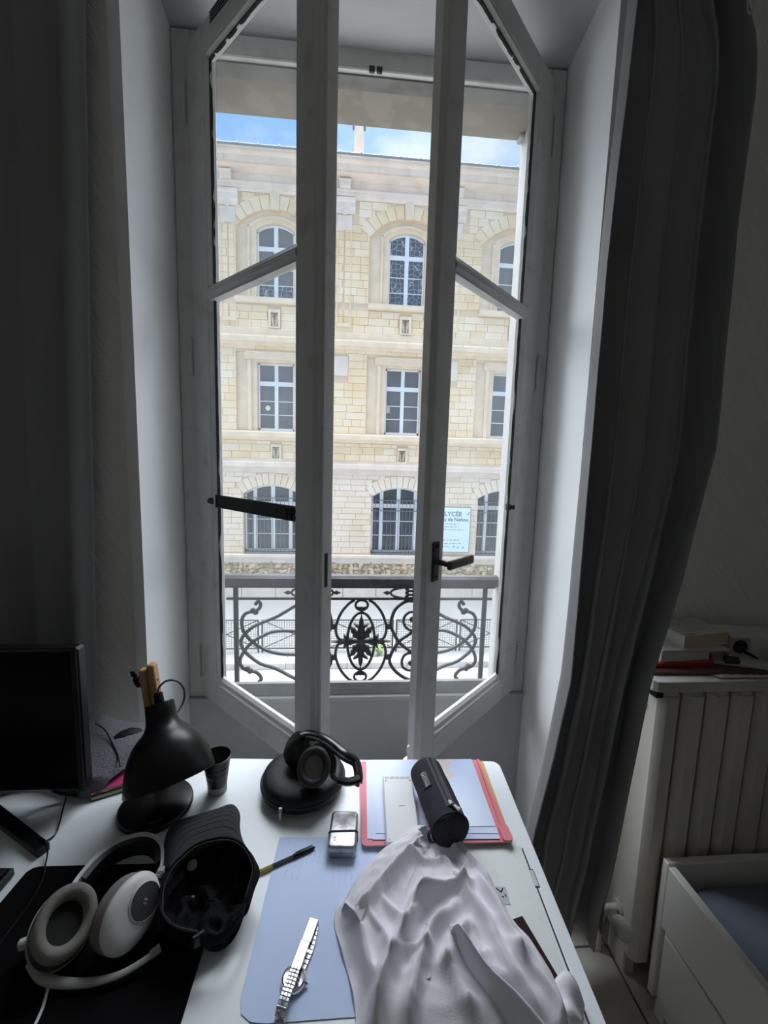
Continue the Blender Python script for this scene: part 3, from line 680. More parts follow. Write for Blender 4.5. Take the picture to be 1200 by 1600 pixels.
# rubble footing and plinth
RUB = mat('rubble stone', (.52,.42,.30), .95, col2=(.30,.24,.17), vscale=5, bump=.5, bscale=18, lo=.38, hi=.62)
MB().box(-14,16,F+.0,F+.2,-2.80,-2.19).build('footing', RUB, bld)
rb = MB()
x = -4.9
while x < 6.4:
    zz = -2.76
    while zz < -2.22:
        a, b = .05+.09*rnd.random(), .04+.05*rnd.random()
        rb.box(-a,a,-.03-.03*rnd.random(),.03,-b,b,.025,RT((x+.05*rnd.random(),F,zz+.03*rnd.random()),ry=rnd.uniform(-.5,.5)))
        zz += .10+.06*rnd.random()
    x += .15+.08*rnd.random()
tag(rb.build('rubble', mat('rubble blocks', (.68,.56,.40), .9, col2=(.38,.28,.19), vscale=4.5, bump=.3, bscale=20, lo=.4, hi=.6), bld), kind='stuff')
x = -6.2
while x < 8:
    MB().box(x+.006,x+1.19,F-.08,F+.1,GZ-.02,-2.79,.012).build('plinth_stone', DRESSW, bld); x += 1.2
# chimney
ch = MB().box(-.085,.24,F+1.2,F+1.8,11.2,13.8,.02).box(-.14,.29,F+1.15,F+1.85,13.8,13.95,.01)
ch.build('chimney', DRESSW, bld)
for x in (-.13,.27): MB().box(x-.03,x+.03,F+1.16,F+1.24,12.92,13.06).build('chimney_bracket', GRIL, bld)
# school sign
SIGN = mat('pale blue sign panel', (.68,.82,.86), .4)
sgn = thing('school_sign', (3.70,F-.10,-1.69), 'pale blue school sign with dark lettering beside the ground floor window', 'sign')
MB().box(3.05,4.36,F-.115,F-.095,-1.69,-.065,.004).build('panel', SIGN, sgn)
MB().box(3.03,4.38,F-.10,F-.004,-1.71,-1.69).box(3.03,4.38,F-.10,F-.004,-.065,-.045).box(3.03,3.05,F-.10,F-.004,-1.71,-.045).box(4.36,4.38,F-.10,F-.004,-1.71,-.045).build('sign_frame', GRIL, sgn)
INK = mat('dark sign lettering', (.10,.14,.20), .6)
tx = MB(); Mx = lambda x,z: axes((x,F-.1165,z),(1,0,0),(0,0,1),(0,-1,0))
tx.text('LYCÉE', .23, Mx(3.72,-.30), .001, bold=.004); tx.text('Lucas de Nehou', .185, Mx(3.68,-.50), .001, bold=.004)
tx.build('lettering', INK, sgn)
ln = MB()
for zz,x0,x1 in ((-.66,3.45,3.98),(-.76,3.42,3.95),(-.87,3.25,4.12),(-1.25,3.40,3.98),(-1.38,3.25,4.10),(-1.50,3.25,3.66)):
    x = x0
    while x < x1:
        w_ = .05+.12*rnd.random(); ln.box(x,min(x+w_,x1),F-.1165,F-.115,zz-.018,zz+.018); x += w_+.035
ln.build('small_print', mat('small print', (.35,.42,.47), .6), sgn)
em = MB()
for (x,zz,a) in ((3.80,-1.49,.3),(3.95,-1.52,0),(4.14,-1.52,-.3),(4.26,-.30,.6),(4.31,-.24,.4)):
    em.prism([(-.04,-.012),(.0,-.045),(.04,.0),(.012,.042)],-.0015,0,'y',RT((x,F-.115,zz),ry=a))
em.build('emblem_or_glint', mat('blue emblem', (.22,.34,.45), .6), sgn)
# ================================================================== CURTAINS
CURT = mat('charcoal curtain fabric', (.27,.27,.275), .85, spec=.2, var=.12, vscale=2, bump=.15, bscale=220)
def curtain(name, label, XL, XR, YC, z0, z1, n, amp, ph, skew=0.0, nu=150, nv=70, hemdrop=None):
    def f(u,v):
        z = lerp(z0,z1,v); xl, xr = table(XL,z), table(XR,z)
        uu = u**(1+.25*sin(3*v+ph)) if skew else u
        a = 2*PI*n*uu + ph + .5*sin(2.2*v+ph)
        s_ = sin(a); prof = (abs(s_)**.75)*(1 if s_ > 0 else -1)
        y = table(YC,z) - amp*prof*(.7+.5*sin(5.1*u+1.3*ph)) + .004*noise.noise(Vector((u*9,v*14,ph)))
        x = lerp(xl,xr,u) + .35*amp*cos(a)*min(1,min(u,1-u)*14)
        if hemdrop: z = z + hemdrop*(1-v)*(1-u)**3*0
        return (x,y,z)
    b = MB().grid(f,nu,nv)
    o = b.build(name, CURT, smooth=True, angle=180, solid=.0025, loc=(f(.5,0)))
    return tag(o, label, 'curtain', 'dark curtains on both sides of the window')
curtain('curtain', 'long charcoal curtain on the right that sweeps in front of the radiator shelf',
    [(.1,.505),(.57,.505),(.82,.523),(1.19,.542),(1.28,.545),(1.59,.575),(2.29,.606),(2.65,.628),(3.1,.64)],
    [(.1,.795),(.25,.775),(.45,.775),(.75,.760),(1.03,.752),(1.28,.828),(1.6,.934),(2.0,.952),(2.1,.950),(2.42,.962),(2.52,.952),(2.66,.885),(3.1,.88)],
    [(.1,1.06),(.44,1.0),(.75,.955),(1.03,.925),(1.28,.945),(1.6,1.0),(2.0,1.035),(2.4,1.05),(3.1,1.08)], .115, 3.095, 4.6, .044, 2.2)
ring_ = MB().tube([(.862+.007*cos(2*PI*i/16), .985, 2.567+.020*sin(2*PI*i/16)) for i in range(16)], .0022, 6, closed=True)
o = ring_.build('tieback_ring', mat('steel ring', (.45,.45,.45), .3, 1), bpy.data.objects['curtain'])
curtain('curtain', 'dark charcoal curtain at the left edge, hanging behind the black monitor',
    [(.1,-1.34),(3.1,-1.32)], [(.1,-.72),(1.03,-.697),(1.86,-.668),(2.53,-.640),(3.1,-.62)], [(.1,1.150),(3.1,1.15)], .115, 3.095, 6.5, .030, .6)

# ================================================================== DESK
e1 = Vector((cos(R(3.2)),-sin(R(3.2)),0)); e2 = Vector((sin(R(3.2)),cos(R(3.2)),0)); DC = Vector((.414,1.010,0))
DM = axes(DC-Vector((0,0,0)), e1, e2, (0,0,1))     # desk frame: x to the right, y away, origin at the far right corner
desk = thing('desk', (DC.x-.4,DC.y-.3,0), 'white desk in front of the window, covered with papers and headphones', 'desk')
def rcorner(cx, cy, r, a0, a1, n=6): return [(cx+r*cos(lerp(a0,a1,i/n)), cy+r*sin(lerp(a0,a1,i/n))) for i in range(n+1)]
pl = [(-1.52,-.64),(-.0265,-.64)]+[(-.0265,-.255),(-.0235,-.255),(-.0235,-.64)]+[(0,-.64)]+rcorner(-.022,-.022,.022,0,PI/2)+[(-1.52,0)]
MB().prism(pl, .708, .740, 'z', DM).build('desktop', DESKM, desk, bevel=.0015)
MB().box(-.0268,-.0232,-.64,-.254,.709,.7385,0,DM).build('groove', mat('dark groove', (.05,.05,.05), .8), desk)
MET = mat('steel plate', (.45,.46,.46), .4, .6)
for t in (-.302,-.545):
    MB().box(-.0305,-.0195,t-.036,t,.7385,.7406,.0004,DM).build('hinge_plate', BLACKP, desk)
    MB().box(-.0290,-.0210,t-.034,t-.002,.7400,.7412,.0004,DM).build('hinge_leaf', MET, desk)
for s_ in (-.06,-1.46):
    for t in (-.05,-.60): MB().box(s_-.025,s_+.025,t-.025,t+.025,0,.709,.003,DM).build('leg', DESKM, desk)
MB().box(-1.47,-.05,-.058,-.040,.60,.708,.002,DM).box(-1.47,-.05,-.61,-.592,.60,.708,.002,DM).build('apron', DESKM, desk)
sg_ = MB()
for k in range(120):
    a, b_ = -.04-.10*rnd.random(), -.30-.20*rnd.random(); w_ = .0015+.008*rnd.random()
    sg_.prism([(a,b_),(a+w_,b_+.0012),(a+w_*1.05,b_+.002),(a,b_+.0012)], .7401,.74025,'z',DM)
tag(sg_.build('pencil_smudges', mat('graphite smudge', (.56,.59,.59), .6), desk), kind='stuff')
Zd = .7402
# ================================================================== MONITOR, KEYBOARD, MAT
mon = thing('monitor', (-.86,.92,Zd), 'black computer monitor at the left edge, standing on a splayed foot', 'monitor')
MB().box(-1.135,-.582,.903,.935,.783,1.119,.006).build('casing', BLACKP, mon)
MB().box(-1.127,-.595,.9005,.904,.797,1.112,.001).build('screen', mat('switched-off screen', (.002,.002,.0025), .3, spec=.12), mon)
bz = mat('dark grey bezel', (.03,.03,.032), .5, spec=.2)
MB().box(-.5945,-.583,.8995,.903,.785,1.117,.001).build('bezel', bz, mon)
MB().box(-1.13,-.583,.8995,.903,1.1125,1.1175,.001).build('bezel', bz, mon)
MB().box(-.91,-.81,.93,.96,Zd+.012,1.0,.008).build('neck', BLACKP, mon)
for (x0,y0,x1,y1) in ((-.86,.945,-.597,.792),(-.86,.945,-1.12,.792)):
    d_ = Vector((x1-x0,y1-y0,0)).normalized(); p_ = Vector((-d_.y,d_.x,0))*.014
    P = [(x0+p_.x,y0+p_.y),(x0-p_.x,y0-p_.y),(x1-p_.x*.8,y1-p_.y*.8),(x1+p_.x*.8,y1+p_.y*.8)]
    MB().prism(P, Zd, Zd+.016,'z').build('foot', BLACKP, mon, bevel=.002)
MB().tube(smoothpts([(-.70,.93,.80),(-.66,.925,.765),(-.62,.93,.752),(-.65,.955,.747)],4), .004, 6).build('cable', BLACKP, mon, smooth=True)
pad = MB().prism([(-.617,.480),(-.225,.480),(-.225,.671)]+[(-.252,.7555),(-.262,.7575)][:0]+[(-.236,.745),(-.245,.7545)]+[(-.585,.7635),(-.596,.760),(-.602,.752)], Zd, Zd+.0035,'z')
tag(pad.build('mouse_mat', mat('black cloth mat', (.0045,.0045,.005), .95, bump=.2, bscale=400, spec=.1), loc=(-.42,.6,Zd), bevel=.0008), 'large black cloth mouse mat under the white headphones', 'mouse mat')
kb_ = thing('keyboard', (-.80,.69,Zd), 'black keyboard whose corner shows at the left edge below the monitor', 'keyboard')
KM = RT((-.619,.752,Zd), rz=R(-2))
MB().box(-.44,0,-.036-.10,0,0,.018,.004,KM).build('case', BLACKP, kb_)
ky = MB().box(-.0085,.0085,-.0085,.0085,0,.009,.002); kyo = None
for i in range(22):
    for j in range(6):
        p = KM @ Vector((-.014-.0195*i, -.018-.0195*j, .0175))
        if kyo is None:
            kyo = ky.build('key', MATTEB, kb_)
            for v in kyo.data.vertices: v.co += Vector(kb_['_w'])
            kyo.location = p-Vector(kb_['_w']); kyo.rotation_euler = (0,0,R(-2))
        else: child('key', kyo.data, kb_, p, rot=(0,0,R(-2)))
cb = thing('usb_cable', (-.60,.80,Zd), 'thin black cable looping down from the monitor foot over the mat', 'cable')
cp = [(-.640,.925,.749),(-.627,.893,.745),(-.606,.845,.744),(-.604,.828,.744),(-.616,.815,.744),(-.632,.822,.745),(-.626,.812,.751),(-.606,.806,.760),(-.588,.790,.752),(-.575,.765,.747),(-.560,.734,.747),(-.551,.690,.747),(-.552,.640,.747),(-.554,.600,.747)]
MB().tube(smoothpts(cp,5), .0016, 6).build('cord', BLACKP, cb, smooth=True)
MB().box(-.008,.008,-.018,.018,-.004,.010,.003,RT((-.556,.585,.749),rz=R(8))).build('plug', MATTEB, cb)
# ================================================================== JACKET AND NOTEBOOKS BEHIND
for nm,lab,col,z0,x0,y0,rz in (('notebook','green notebook, lower one of the two under the grey jacket',(.20,.27,.07),Zd,-.560,.992,R(24)),('notebook','magenta notebook, upper one of the two under the grey jacket',(.42,.03,.13),Zd+.0095,-.563,.996,R(26))):
    nb = thing(nm,(x0,y0,z0),lab,'notebook','notebooks under the jacket'); M = RT((x0,y0,z0),rz=rz)
    MB().box(-.050,.060,-.055,.055,.0008,.0082,0,M).build('pages', mat('page block',(.6,.6,.56),.8), nb)
    c_ = mat('cover '+lab[:5], col, .5)
    MB().box(-.052,.062,-.057,.057,0,.0008,0,M).build('cover', c_, nb); MB().box(-.052,.062,-.057,.057,.0082,.009,0,M).build('cover', c_, nb)
JK = mat('grey brushed jacket cloth', (.16,.155,.185), .9, var=.15, vscale=6, bump=.3, bscale=180)
def jk(u,v):
    x = lerp(-.80,-.500+.02*v,u); y = lerp(.944,1.105,v)
    z = .772 + (.012+.040*v**.8)*min(1,(1-u)*9+.15*v) + .010*sin(7*u+4*v)*v + .016*noise.noise(Vector((x*9,y*9,1)))*(.3+v)
    if v < .06: z = lerp(.745,z,v/.06)
    if u > .965: z = lerp(z,.772,(u-.965)/.035*.5)
    return (x-.06*(1-v)*u**3, y+.02*sin(6*u), z)
jo = MB().grid(jk,70,40).build('jacket', JK, smooth=True, angle=180, solid=.003, loc=(-.7,1.07,.76))
tag(jo, 'crumpled grey jacket heaped against the wall behind the monitor', 'jacket')
bk = MB().tube(smoothpts([(-.600,1.03,.812),(-.565,1.050,.822),(-.530,1.075,.812),(-.512,1.095,.800)],4), .016, 8, flat=(.35,1)); bk.build('strap', MATTEB, jo, smooth=True)
MB().tube(smoothpts([(-.655,1.07,.836),(-.620,1.05,.830),(-.585,1.015,.820),(-.555,.985,.806),(-.540,.965,.790)],4), .0017, 6).build('drawcord', BLACKP, jo, smooth=True)
# ================================================================== DESK LAMP
lp = thing('desk_lamp', (-.43,.895,Zd), 'black desk lamp with a round base, bell shade and wooden arm', 'lamp')
LB = mat('black lamp enamel', (.003,.003,.0033), .33, spec=.35)
MB().lathe([(.070,0),(.0765,.002),(.078,.006),(.0765,.011),(.072,.0125),(.002,.0127)], 56, RT((-.428,.897,Zd))).build('base', LB, lp, smooth=True)
MB().tube([(-.428+.0755*cos(2*PI*i/56),.897+.0755*sin(2*PI*i/56),Zd+.0118) for i in range(56)], .0009, 5, closed=True).build('rim', mat('grey rim', (.12,.12,.12), .3, .6), lp)
lt = MB()
for k in range(9): lt.box(-.0125+k*.0028,-.0107+k*.0028,-.0012,.0012 if k else .002,0,.0003,0,RT((-.405,.846,Zd+.0127),rz=R(24)))
lt.build('base_lettering', mat('grey print', (.30,.30,.30), .5), lp)
sc_ = Vector((*[(-0.378, 0.836)][0],)); sc_ = Vector((sc_.x,.862,sc_.y)); st = Vector((*[(-0.427, 0.974)][0],)); st = Vector((st.x,.930,st.y))
ax = (st-sc_).normalized(); xx = ax.orthogonal().normalized(); yy_ = ax.cross(xx); LM = axes(sc_, xx, yy_, ax); H = (st-sc_).length
pr = [(.0895,.0),(.0905,.003),(.089,.012),(.086,.030),(.081,.050),(.074,.068),(.064,.085),(.052,.097),(.041,.106),(.0345,.116),(.0315,.128),(.0305,.145),(.0300,H-.004),(.0285,H)]
MB().lathe(pr+[(.002,H+.0005)], 64, LM, cap=False).build('lamp_shade', LB, lp, smooth=True, solid=.0015)
MB().tube([LM @ Vector((.0898*cos(2*PI*i/64),.0898*sin(2*PI*i/64),.001)) for i in range(64)], .0016, 6, closed=True).build('shade_rim', LB, lp, smooth=True)
MB().ball(LM @ Vector((0,0,.055)), .026, 14).build('bulb', mat('frosted bulb', (.6,.6,.58), .3), lp, smooth=True)
WOOD = mat('light oiled wood', (.56,.34,.15), .45, col2=(.40,.22,.09), vscale=9, stretch=(6,6,.6), lo=.3, hi=.7)
MB().lathe([(.010,H),(.0105,H+.003),(.0095,H+.022),(.006,H+.024)], 16, LM @ RT((.0,.0,0))).build('socket', MATTEB, lp, smooth=True)
a0, a1 = Vector((-.436,.962,Zd+.012)), Vector((-.475,.985,1.030))
for s_,up in ((-.0095,0),(.0095,.012)):
    d_ = (a1-a0).normalized(); M = axes(a0+Vector((s_,0,0)), (1,0,0), d_.cross(Vector((1,0,0))).normalized(), d_)
    MB().box(-.0085,.0085,-.012,.012,.0,(a1-a0).length+up,.0025,M).build('arm', WOOD, lp)
wn = MB().lathe([(.006,0),(.008,.004),(.006,.012)],12, RT((-.496,.983,1.004),ry=-PI/2))
for s_ in (1,-1): wn.prism([(0,-.004),(.012,.006),(.022,.004),(.020,-.004),(.008,-.007)],-.002,.002,'y',RT((-.504,.983,1.004),ry=R(90 if s_>0 else -90)-R(20)))
wn.build('wing_nut', MATTEB, lp)
MB().tube([(-.490,.983,1.004),(-.45,.983,1.004)], .003, 8).build('hinge_bolt', MET, lp)
q = LM @ Vector((0,0,H+.022))
MB().tube(smoothpts([q,(q.x+.002,q.y+.004,q.z+.014),(q.x+.016,q.y+.012,q.z+.024),(q.x+.038,q.y+.016,q.z+.020),(q.x+.052,q.y+.016,q.z-.002),(q.x+.050,q.y+.016,q.z-.030),(q.x+.034,q.y+.030,q.z-.060),(q.x+.012,q.y+.060,q.z-.10),(-.415,1.0,.85),(-.418,.995,Zd+.006),(-.44,1.01,Zd+.004)],5), .0024, 7).build('cord', mat('grey flex', (.07,.07,.08), .4), lp, smooth=True)
# ================================================================== CUP with bits
cu = thing('cup', (-.302,.942,Zd), 'small black ribbed cup with a pale bottom band, behind the lamp shade', 'cup')
M = RT((-.306,.942,Zd)) @ Matrix.Diagonal((1.12,1.12,1.02,1))
prof = [(.0195,.018)]
for k in range(5): prof += [(.0203+.0016*k,.022+.0128*k),(.0208+.0016*k,.027+.0128*k),(.0200+.0016*k,.0335+.0128*k)]
prof += [(.0285,.088),(.0288,.0895),(.0278,.090),(.0268,.088),(.021,.030),(.002,.028)]
MB().lathe(prof, 40, M, cap=False).build('body', mat('black ribbed cup', (.014,.016,.016), .35), cu, smooth=True, angle=50)
MB().lathe([(.0185,0),(.0195,.001),(.0200,.0185),(.002,.0186)], 40, M).build('bottom_band', mat('grey cup base', (.33,.33,.31), .6), cu, smooth=True)
for nm,lab,col,p,s3,rot in (('eraser','cream block lying in the black cup',(.72,.66,.45),(-.298,.943,.800),(.010,.006,.004),.5),('pencil_sharpener','small dark lump in the black cup beside the cream block',(.05,.05,.05),(-.312,.938,.795),(.008,.007,.006),.2)):
    tag(MB().box(-s3[0],s3[0],-s3[1],s3[1],-s3[2],s3[2],.001,RT(p,rx=.2,rz=rot)).box(-s3[0]*.6,s3[0]*.6,-s3[1]*.5,s3[1]*.5,-s3[2]-.022,-s3[2],.001,RT(p,rx=.2,rz=rot)).build(nm, mat(nm, col, .6), loc=p), lab, 'stationery')

# ================================================================== RADIATOR, SHELF, BED
RADM = mat('old cream radiator paint', (.64,.61,.54), .45, var=.08, vscale=5)
rad = thing('radiator', (1.3,1.07,0), 'cream ribbed radiator under the shelf to the right of the curtain', 'radiator')
cm = MB(); sec = [(-.030,.0),(-.032,.012),(-.026,.022),(-.016,.030),(.016,.030),(.026,.022),(.032,.012),(.030,.0)]
sec2 = [(x,.985+.030-y) for x,y in sec]+[(.026,1.145),(-.026,1.145)]
def col_bm(cx):
    b = MB()
    for (z0,z1,k) in ((.10,.93,1),): b.prism([(cx+x*k,y) for x,y in sec2], z0,z1,'z')
    b.prism([(cx+x*.9,1.065+(y-1.065)*.93) for x,y in sec2], .93,.945,'z')
    b.box(cx-.018,cx+.018,1.03,1.11,0,.10,.004) if abs(cx-.878)<.01 or cx > 1.80 else None
    return b
for k in range(14): col_bm(.878+.0725*k).build('column', RADM, rad, smooth=True, angle=30)
MB().tube([(.84,1.06,.20),(1.83,1.06,.20)], .020, 12).tube([(.84,1.06,.88),(1.83,1.06,.88)], .020, 12).build('manifold', RADM, rad, smooth=True)
vk = MB().lathe([(.012,0),(.024,.004),(.026,.012),(.025,.040),(.020,.050),(.010,.054)],20, RT((.832,1.04,.165),rx=R(60)))
for k in range(20): vk.box(-.0015,.0015,.0245,.027,.010,.042,0,RT((.832,1.04,.165),rx=R(60)) @ Matrix.Rotation(2*PI*k/20,4,'Z'))
vk.build('valve_knob', mat('white valve knob', (.60,.60,.57), .5), rad)
MB().tube(smoothpts([(.846,1.06,.20),(.832,1.06,.20),(.824,1.08,.17),(.822,1.10,.10),(.822,1.10,.0)],4), .010, 10).tube(smoothpts([(.812,1.10,.0),(.806,1.12,.12),(.800,1.12,.24),(.812,1.15,.36),(.82,1.17,.38)],4), .007, 8).build('pipe', RADM, rad, smooth=True)
shf = thing('shelf', (1.3,1.085,.955), 'white shelf board resting on the radiator, stacked with books', 'shelf')
MB().prism([(.835,.974)]+[(1.86,.974),(1.86,1.194),(.812,1.194),(.812,1.000),(.816,.986),(.824,.977)], .950,.980,'z').build('board', mat('worn white shelf', (.60,.59,.56), .6, var=.15, vscale=7), shf, bevel=.002)
MB().prism([(.822,.978),(.840,.977),(.846,.983),(.846,1.02),(.816,1.05)], .934,.950,'z').build('rubber_pad', MATTEB, shf)
wr = MB().grid(lambda u,v:(1.00+.18*u+.02*noise.noise(Vector((u*5,v*5,3))), .985+.03*v+.008*noise.noise(Vector((u*7,v*4,8))), .9815+.006*abs(noise.noise(Vector((u*8,v*6,0))))+.0015),24,8)
tag(wr.build('wrapper', mat('crumpled clear film', (.55,.55,.53), .3), loc=(1.09,1.0,.982), solid=.0006, smooth=True), 'crumpled pale film lying along the front edge of the shelf', 'wrapper')
BEDM = mat('white bed laminate', (.72,.71,.68), .5)
bed = thing('bed', (1.3,.2,0), 'white bed frame with drawers in the bottom right corner', 'bed')
MB().box(.887,1.93,.946,.968,.04,.466,.003).build('end_panel', BEDM, bed)
MB().box(.886,.908,-1.1,.945,.275,.462,.003).build('side_rail', BEDM, bed)
MB().box(.900,.912,-1.1,.945,.03,.275,.002).build('drawer_carcase', BEDM, bed)
for y0,y1 in ((.02,.930),(-.91,.015)): MB().box(.884,.899,y0,y1,.045,.268,.003).build('drawer_front', BEDM, bed)
for y0 in (.90,-1.05): MB().box(.89,.93,y0,y0+.04,0,.045,.003).build('foot', BEDM, bed)
MB().box(.913,1.90,-1.1,.94,.25,.27).build('slats', BEDM, bed)
mr = []
for k,zv in ((.012,.272),(.002,.280),(0,.30),(0,.375),(.003,.395),(.012,.410),(.028,.419),(.06,.424),(.2,.428)):
    x0,x1,y0,y1,rr = .914+k,1.90-k,-1.09+k,.938-k,max(.01,.07-k*.3)
    mr.append([(x,y,zv+.004*noise.noise(Vector((x*3,y*3,0)))) for x,y in rcorner(x1-rr,y1-rr,rr,0,PI/2,8)+rcorner(x0+rr,y1-rr,rr,PI/2,PI,8)+rcorner(x0+rr,y0+rr,rr,PI,1.5*PI,8)+rcorner(x1-rr,y0+rr,rr,1.5*PI,2*PI,8)])
_n = len(mr[0]); mb_ = MB().add([p for r_ in mr for p in r_], [(i*_n+k,i*_n+(k+1)%_n,(i+1)*_n+(k+1)%_n,(i+1)*_n+k) for i in range(len(mr)-1) for k in range(_n)]+[tuple(range((len(mr)-1)*_n,len(mr)*_n)),tuple(reversed(range(_n)))])
mo = mb_.build('mattress', mat('blue grey bed sheet', (.16,.18,.24), .9, var=.15, vscale=3, bump=.2, bscale=120), loc=(1.4,-.08,.272), smooth=True, angle=60)
tag(mo, 'mattress in a dark blue grey sheet lying in the white bed frame', 'mattress')
pw_ = MB().grid(lambda u,v:(1.262+.22*(u), .855+.05*sin(PI*v)+.03*(u), .430+.17*v-.02*noise.noise(Vector((u*4,v*4,2)))),16,14)
tag(pw_.build('pillow', MATTEB, loc=(1.37,.87,.43), solid=.05, smooth=True, angle=180), 'black pillow standing against the bed end at the right edge', 'pillow')
# ================================================================== WHITE GAMING HEADPHONES (lying on the mat)
WPL = mat('white satin plastic', (.70,.70,.69), .4); WPG = mat('light grey plastic', (.42,.42,.41), .45)
CUSH = mat('taupe ear cushion', (.20,.19,.175), .9, bump=.2, bscale=250); GREYP = mat('dark grey plastic', (.05,.05,.05), .45)
Zm = Zd+.0038
hp = thing('white_headphones', (-.41,.64,Zm), 'white headphones with taupe cushions and a microphone arm lying on the black mat', 'headphones')
def frame(c, n, up):
    n = Vector(n).normalized(); y = (Vector(up)-n*Vector(up).dot(n)).normalized(); return axes(c, y.cross(n), y, n)
def ering(rx, ry, z, n=40, off=(0,0)): return [(off[0]+rx*cos(2*PI*k/n), off[1]+ry*sin(2*PI*k/n), z) for k in range(n)]
def loft(mb, rings, M, cap0=True, cap1=True):
    n = len(rings[0]); vs = [M @ Vector(p) for r in rings for p in r]; fs = []
    for i in range(len(rings)-1):
        for k in range(n): fs.append((i*n+k,i*n+(k+1)%n,(i+1)*n+(k+1)%n,(i+1)*n+k))
    if cap0: fs.append(tuple(reversed(range(n))))
    if cap1: fs.append(tuple(range((len(rings)-1)*n,len(rings)*n)))
    return mb.add(vs, fs)
Lc = Vector((-.437,.612,.801)); LF = frame(Lc, (.50,-.34,.80), (-.16,.9,.45))
b = loft(MB(), [ering(.030,.036,-.0365),ering(.038,.046,-.034),ering(.042,.050,-.027),ering(.043,.051,-.016),ering(.041,.049,-.010)], LF); b.build('ear_cup', GREYP, hp, smooth=True)
b = loft(MB(), [ering(.026,.031,-.039),ering(.034,.042,-.0385),ering(.041,.049,-.035),ering(.044,.052,-.028),ering(.0445,.0525,-.024),ering(.043,.051,-.0235)], LF); b.build('outer_shell', WPG, hp, smooth=True)
def cushion(M, rx, ry, z0, h):
    R_ = [(.86,0),(1.0,.12),(1.06,.45),(1.02,.80),(.92,1.0),(.78,.99),(.66,.82),(.60,.5),(.59,.1)]
    return loft(MB(), [ering(rx*k,ry*k,z0+h*t) for k,t in R_], M, False, False)
cushion(LF,.0405,.0465,-.012,.022).build('ear_cushion', CUSH, hp, smooth=True, angle=180)
loft(MB(), [ering(.027,.031,-.008),ering(.027,.031,-.0075)], LF).build('speaker_cloth', mat('black speaker cloth', (.02,.02,.02), .95), hp)
Rc = Vector((-.350,.628,.793)); RF = frame(Rc, (.80,-.42,.43), (.30,.85,.42))
cushion(RF @ Matrix.Rotation(PI,4,'Y'),.039,.048,.010,.022).build('ear_cushion', CUSH, hp, smooth=True, angle=180)
loft(MB(), [ering(.036,.045,-.014),ering(.041,.051,-.010),ering(.0425,.0525,-.001),ering(.041,.051,.003)], RF).build('ear_cup', CUSH, hp, smooth=True)
loft(MB(), [ering(.041,.051,.002),ering(.0425,.0525,.006),ering(.042,.052,.010),ering(.039,.049,.015),ering(.032,.041,.019),ering(.024,.030,.0205)], RF).build('outer_shell', WPL, hp, smooth=True)
loft(MB(), [ering(.0275,.0275,.013,40,(.005,.016)),ering(.0275,.0275,.0215,40,(.005,.016)),ering(.0250,.0250,.0228,40,(.005,.016)),ering(.0245,.0245,.0205,40,(.005,.016))], RF).build('grille_ring', WPL, hp, smooth=True)
gd = MB()
for k in range(18):
    y = -.0228+.0026*k; w_ = math.sqrt(max(0,.0246**2-y*y)); gd.box(.005-w_,.005+w_,.016+y,.016+y+.0016,.0212,.0222,0,RF)
gd.build('grille', mat('grey grille bars', (.17,.17,.18), .4, .3), hp)
loft(MB(), [ering(.0247,.0247,.0195,30,(.005,.016)),ering(.0247,.0247,.0210,30,(.005,.016))], RF).build('grille_back', GREYP, hp)
lg = MB(); lg.prism([(-.004,.0),(.002,.0),(.004,.0035),(-.002,.0035)],.0222,.0228,'z',RF @ Matrix.Translation((.004,.016,0))).prism([(-.002,-.0038),(.003,-.0045),(.005,-.001),(.002,-.001)],.0222,.0228,'z',RF @ Matrix.Translation((.004,.016,0)))
lg.build('maker_emblem', WPG, hp)
BP = [(-.472,.668),(-.473,.700),(-.463,.740),(-.441,.768),(-.408,.781),(-.378,.777),(-.352,.757),(-.336,.725),(-.330,.700)]
def strip(mb, pts, z0, z1, th, inn):      # vertical band following a plan curve; inn shifts it to the inside of the arc
    P = smoothpts([(x,y,0) for x,y in pts],5); n = len(P); vs = []; ctr = Vector((-.402,.69,0))
    for i,p in enumerate(P):
        t = (P[min(i+1,n-1)]-P[max(i-1,0)]).normalized(); nn = Vector((-t.y,t.x,0)); nn = nn if nn.dot(ctr-p) > 0 else -nn
        k = (z0+z1)/2; hh = (z1-z0)/2
        for (a,zz) in ((inn,-1),(inn+th*.9,-.82),(inn+th,-.4),(inn+th,.4),(inn+th*.9,.82),(inn,1)):
            q = p+nn*a; vs.append((q.x,q.y,k+hh*zz))
    fs = [(i*6+k,i*6+(k+1)%6,(i+1)*6+(k+1)%6,(i+1)*6+k) for i in range(n-1) for k in range(6)] + [tuple(range(6)), tuple(range((n-1)*6,n*6))]
    return mb.add(vs,fs)
strip(MB(), BP, .748,.790,.006,0).build('headband', WPL, hp, smooth=True, angle=50)
strip(MB(), BP[1:-1], .750,.786,.009,.0062).build('band_padding', mat('black leatherette', (.022,.020,.019), .5), hp, smooth=True, angle=60)
for P_,cup in (((-.471,.672),Lc),((-.331,.706),Rc)):
    M = RT((P_[0],P_[1],.768))
    MB().box(-.008,.008,-.010,.006,-.021,.021,.003,M).build('slider', WPG, hp)
    e_ = Vector((P_[0],P_[1]-.004,.772)); q_ = cup+(LF if cup is Lc else RF).to_3x3() @ Vector((0,.046,-.012 if cup is Lc else -.002))
    MB().tube([e_,(e_+q_)/2,q_], .005, 8).build('yoke', MET, hp, smooth=True)
mp_ = [(-.470,.584,.770),(-.447,.571,.757),(-.415,.566,.752),(-.375,.564,.752),(-.338,.569,.754),(-.308,.583,.757),(-.291,.596,.760)]
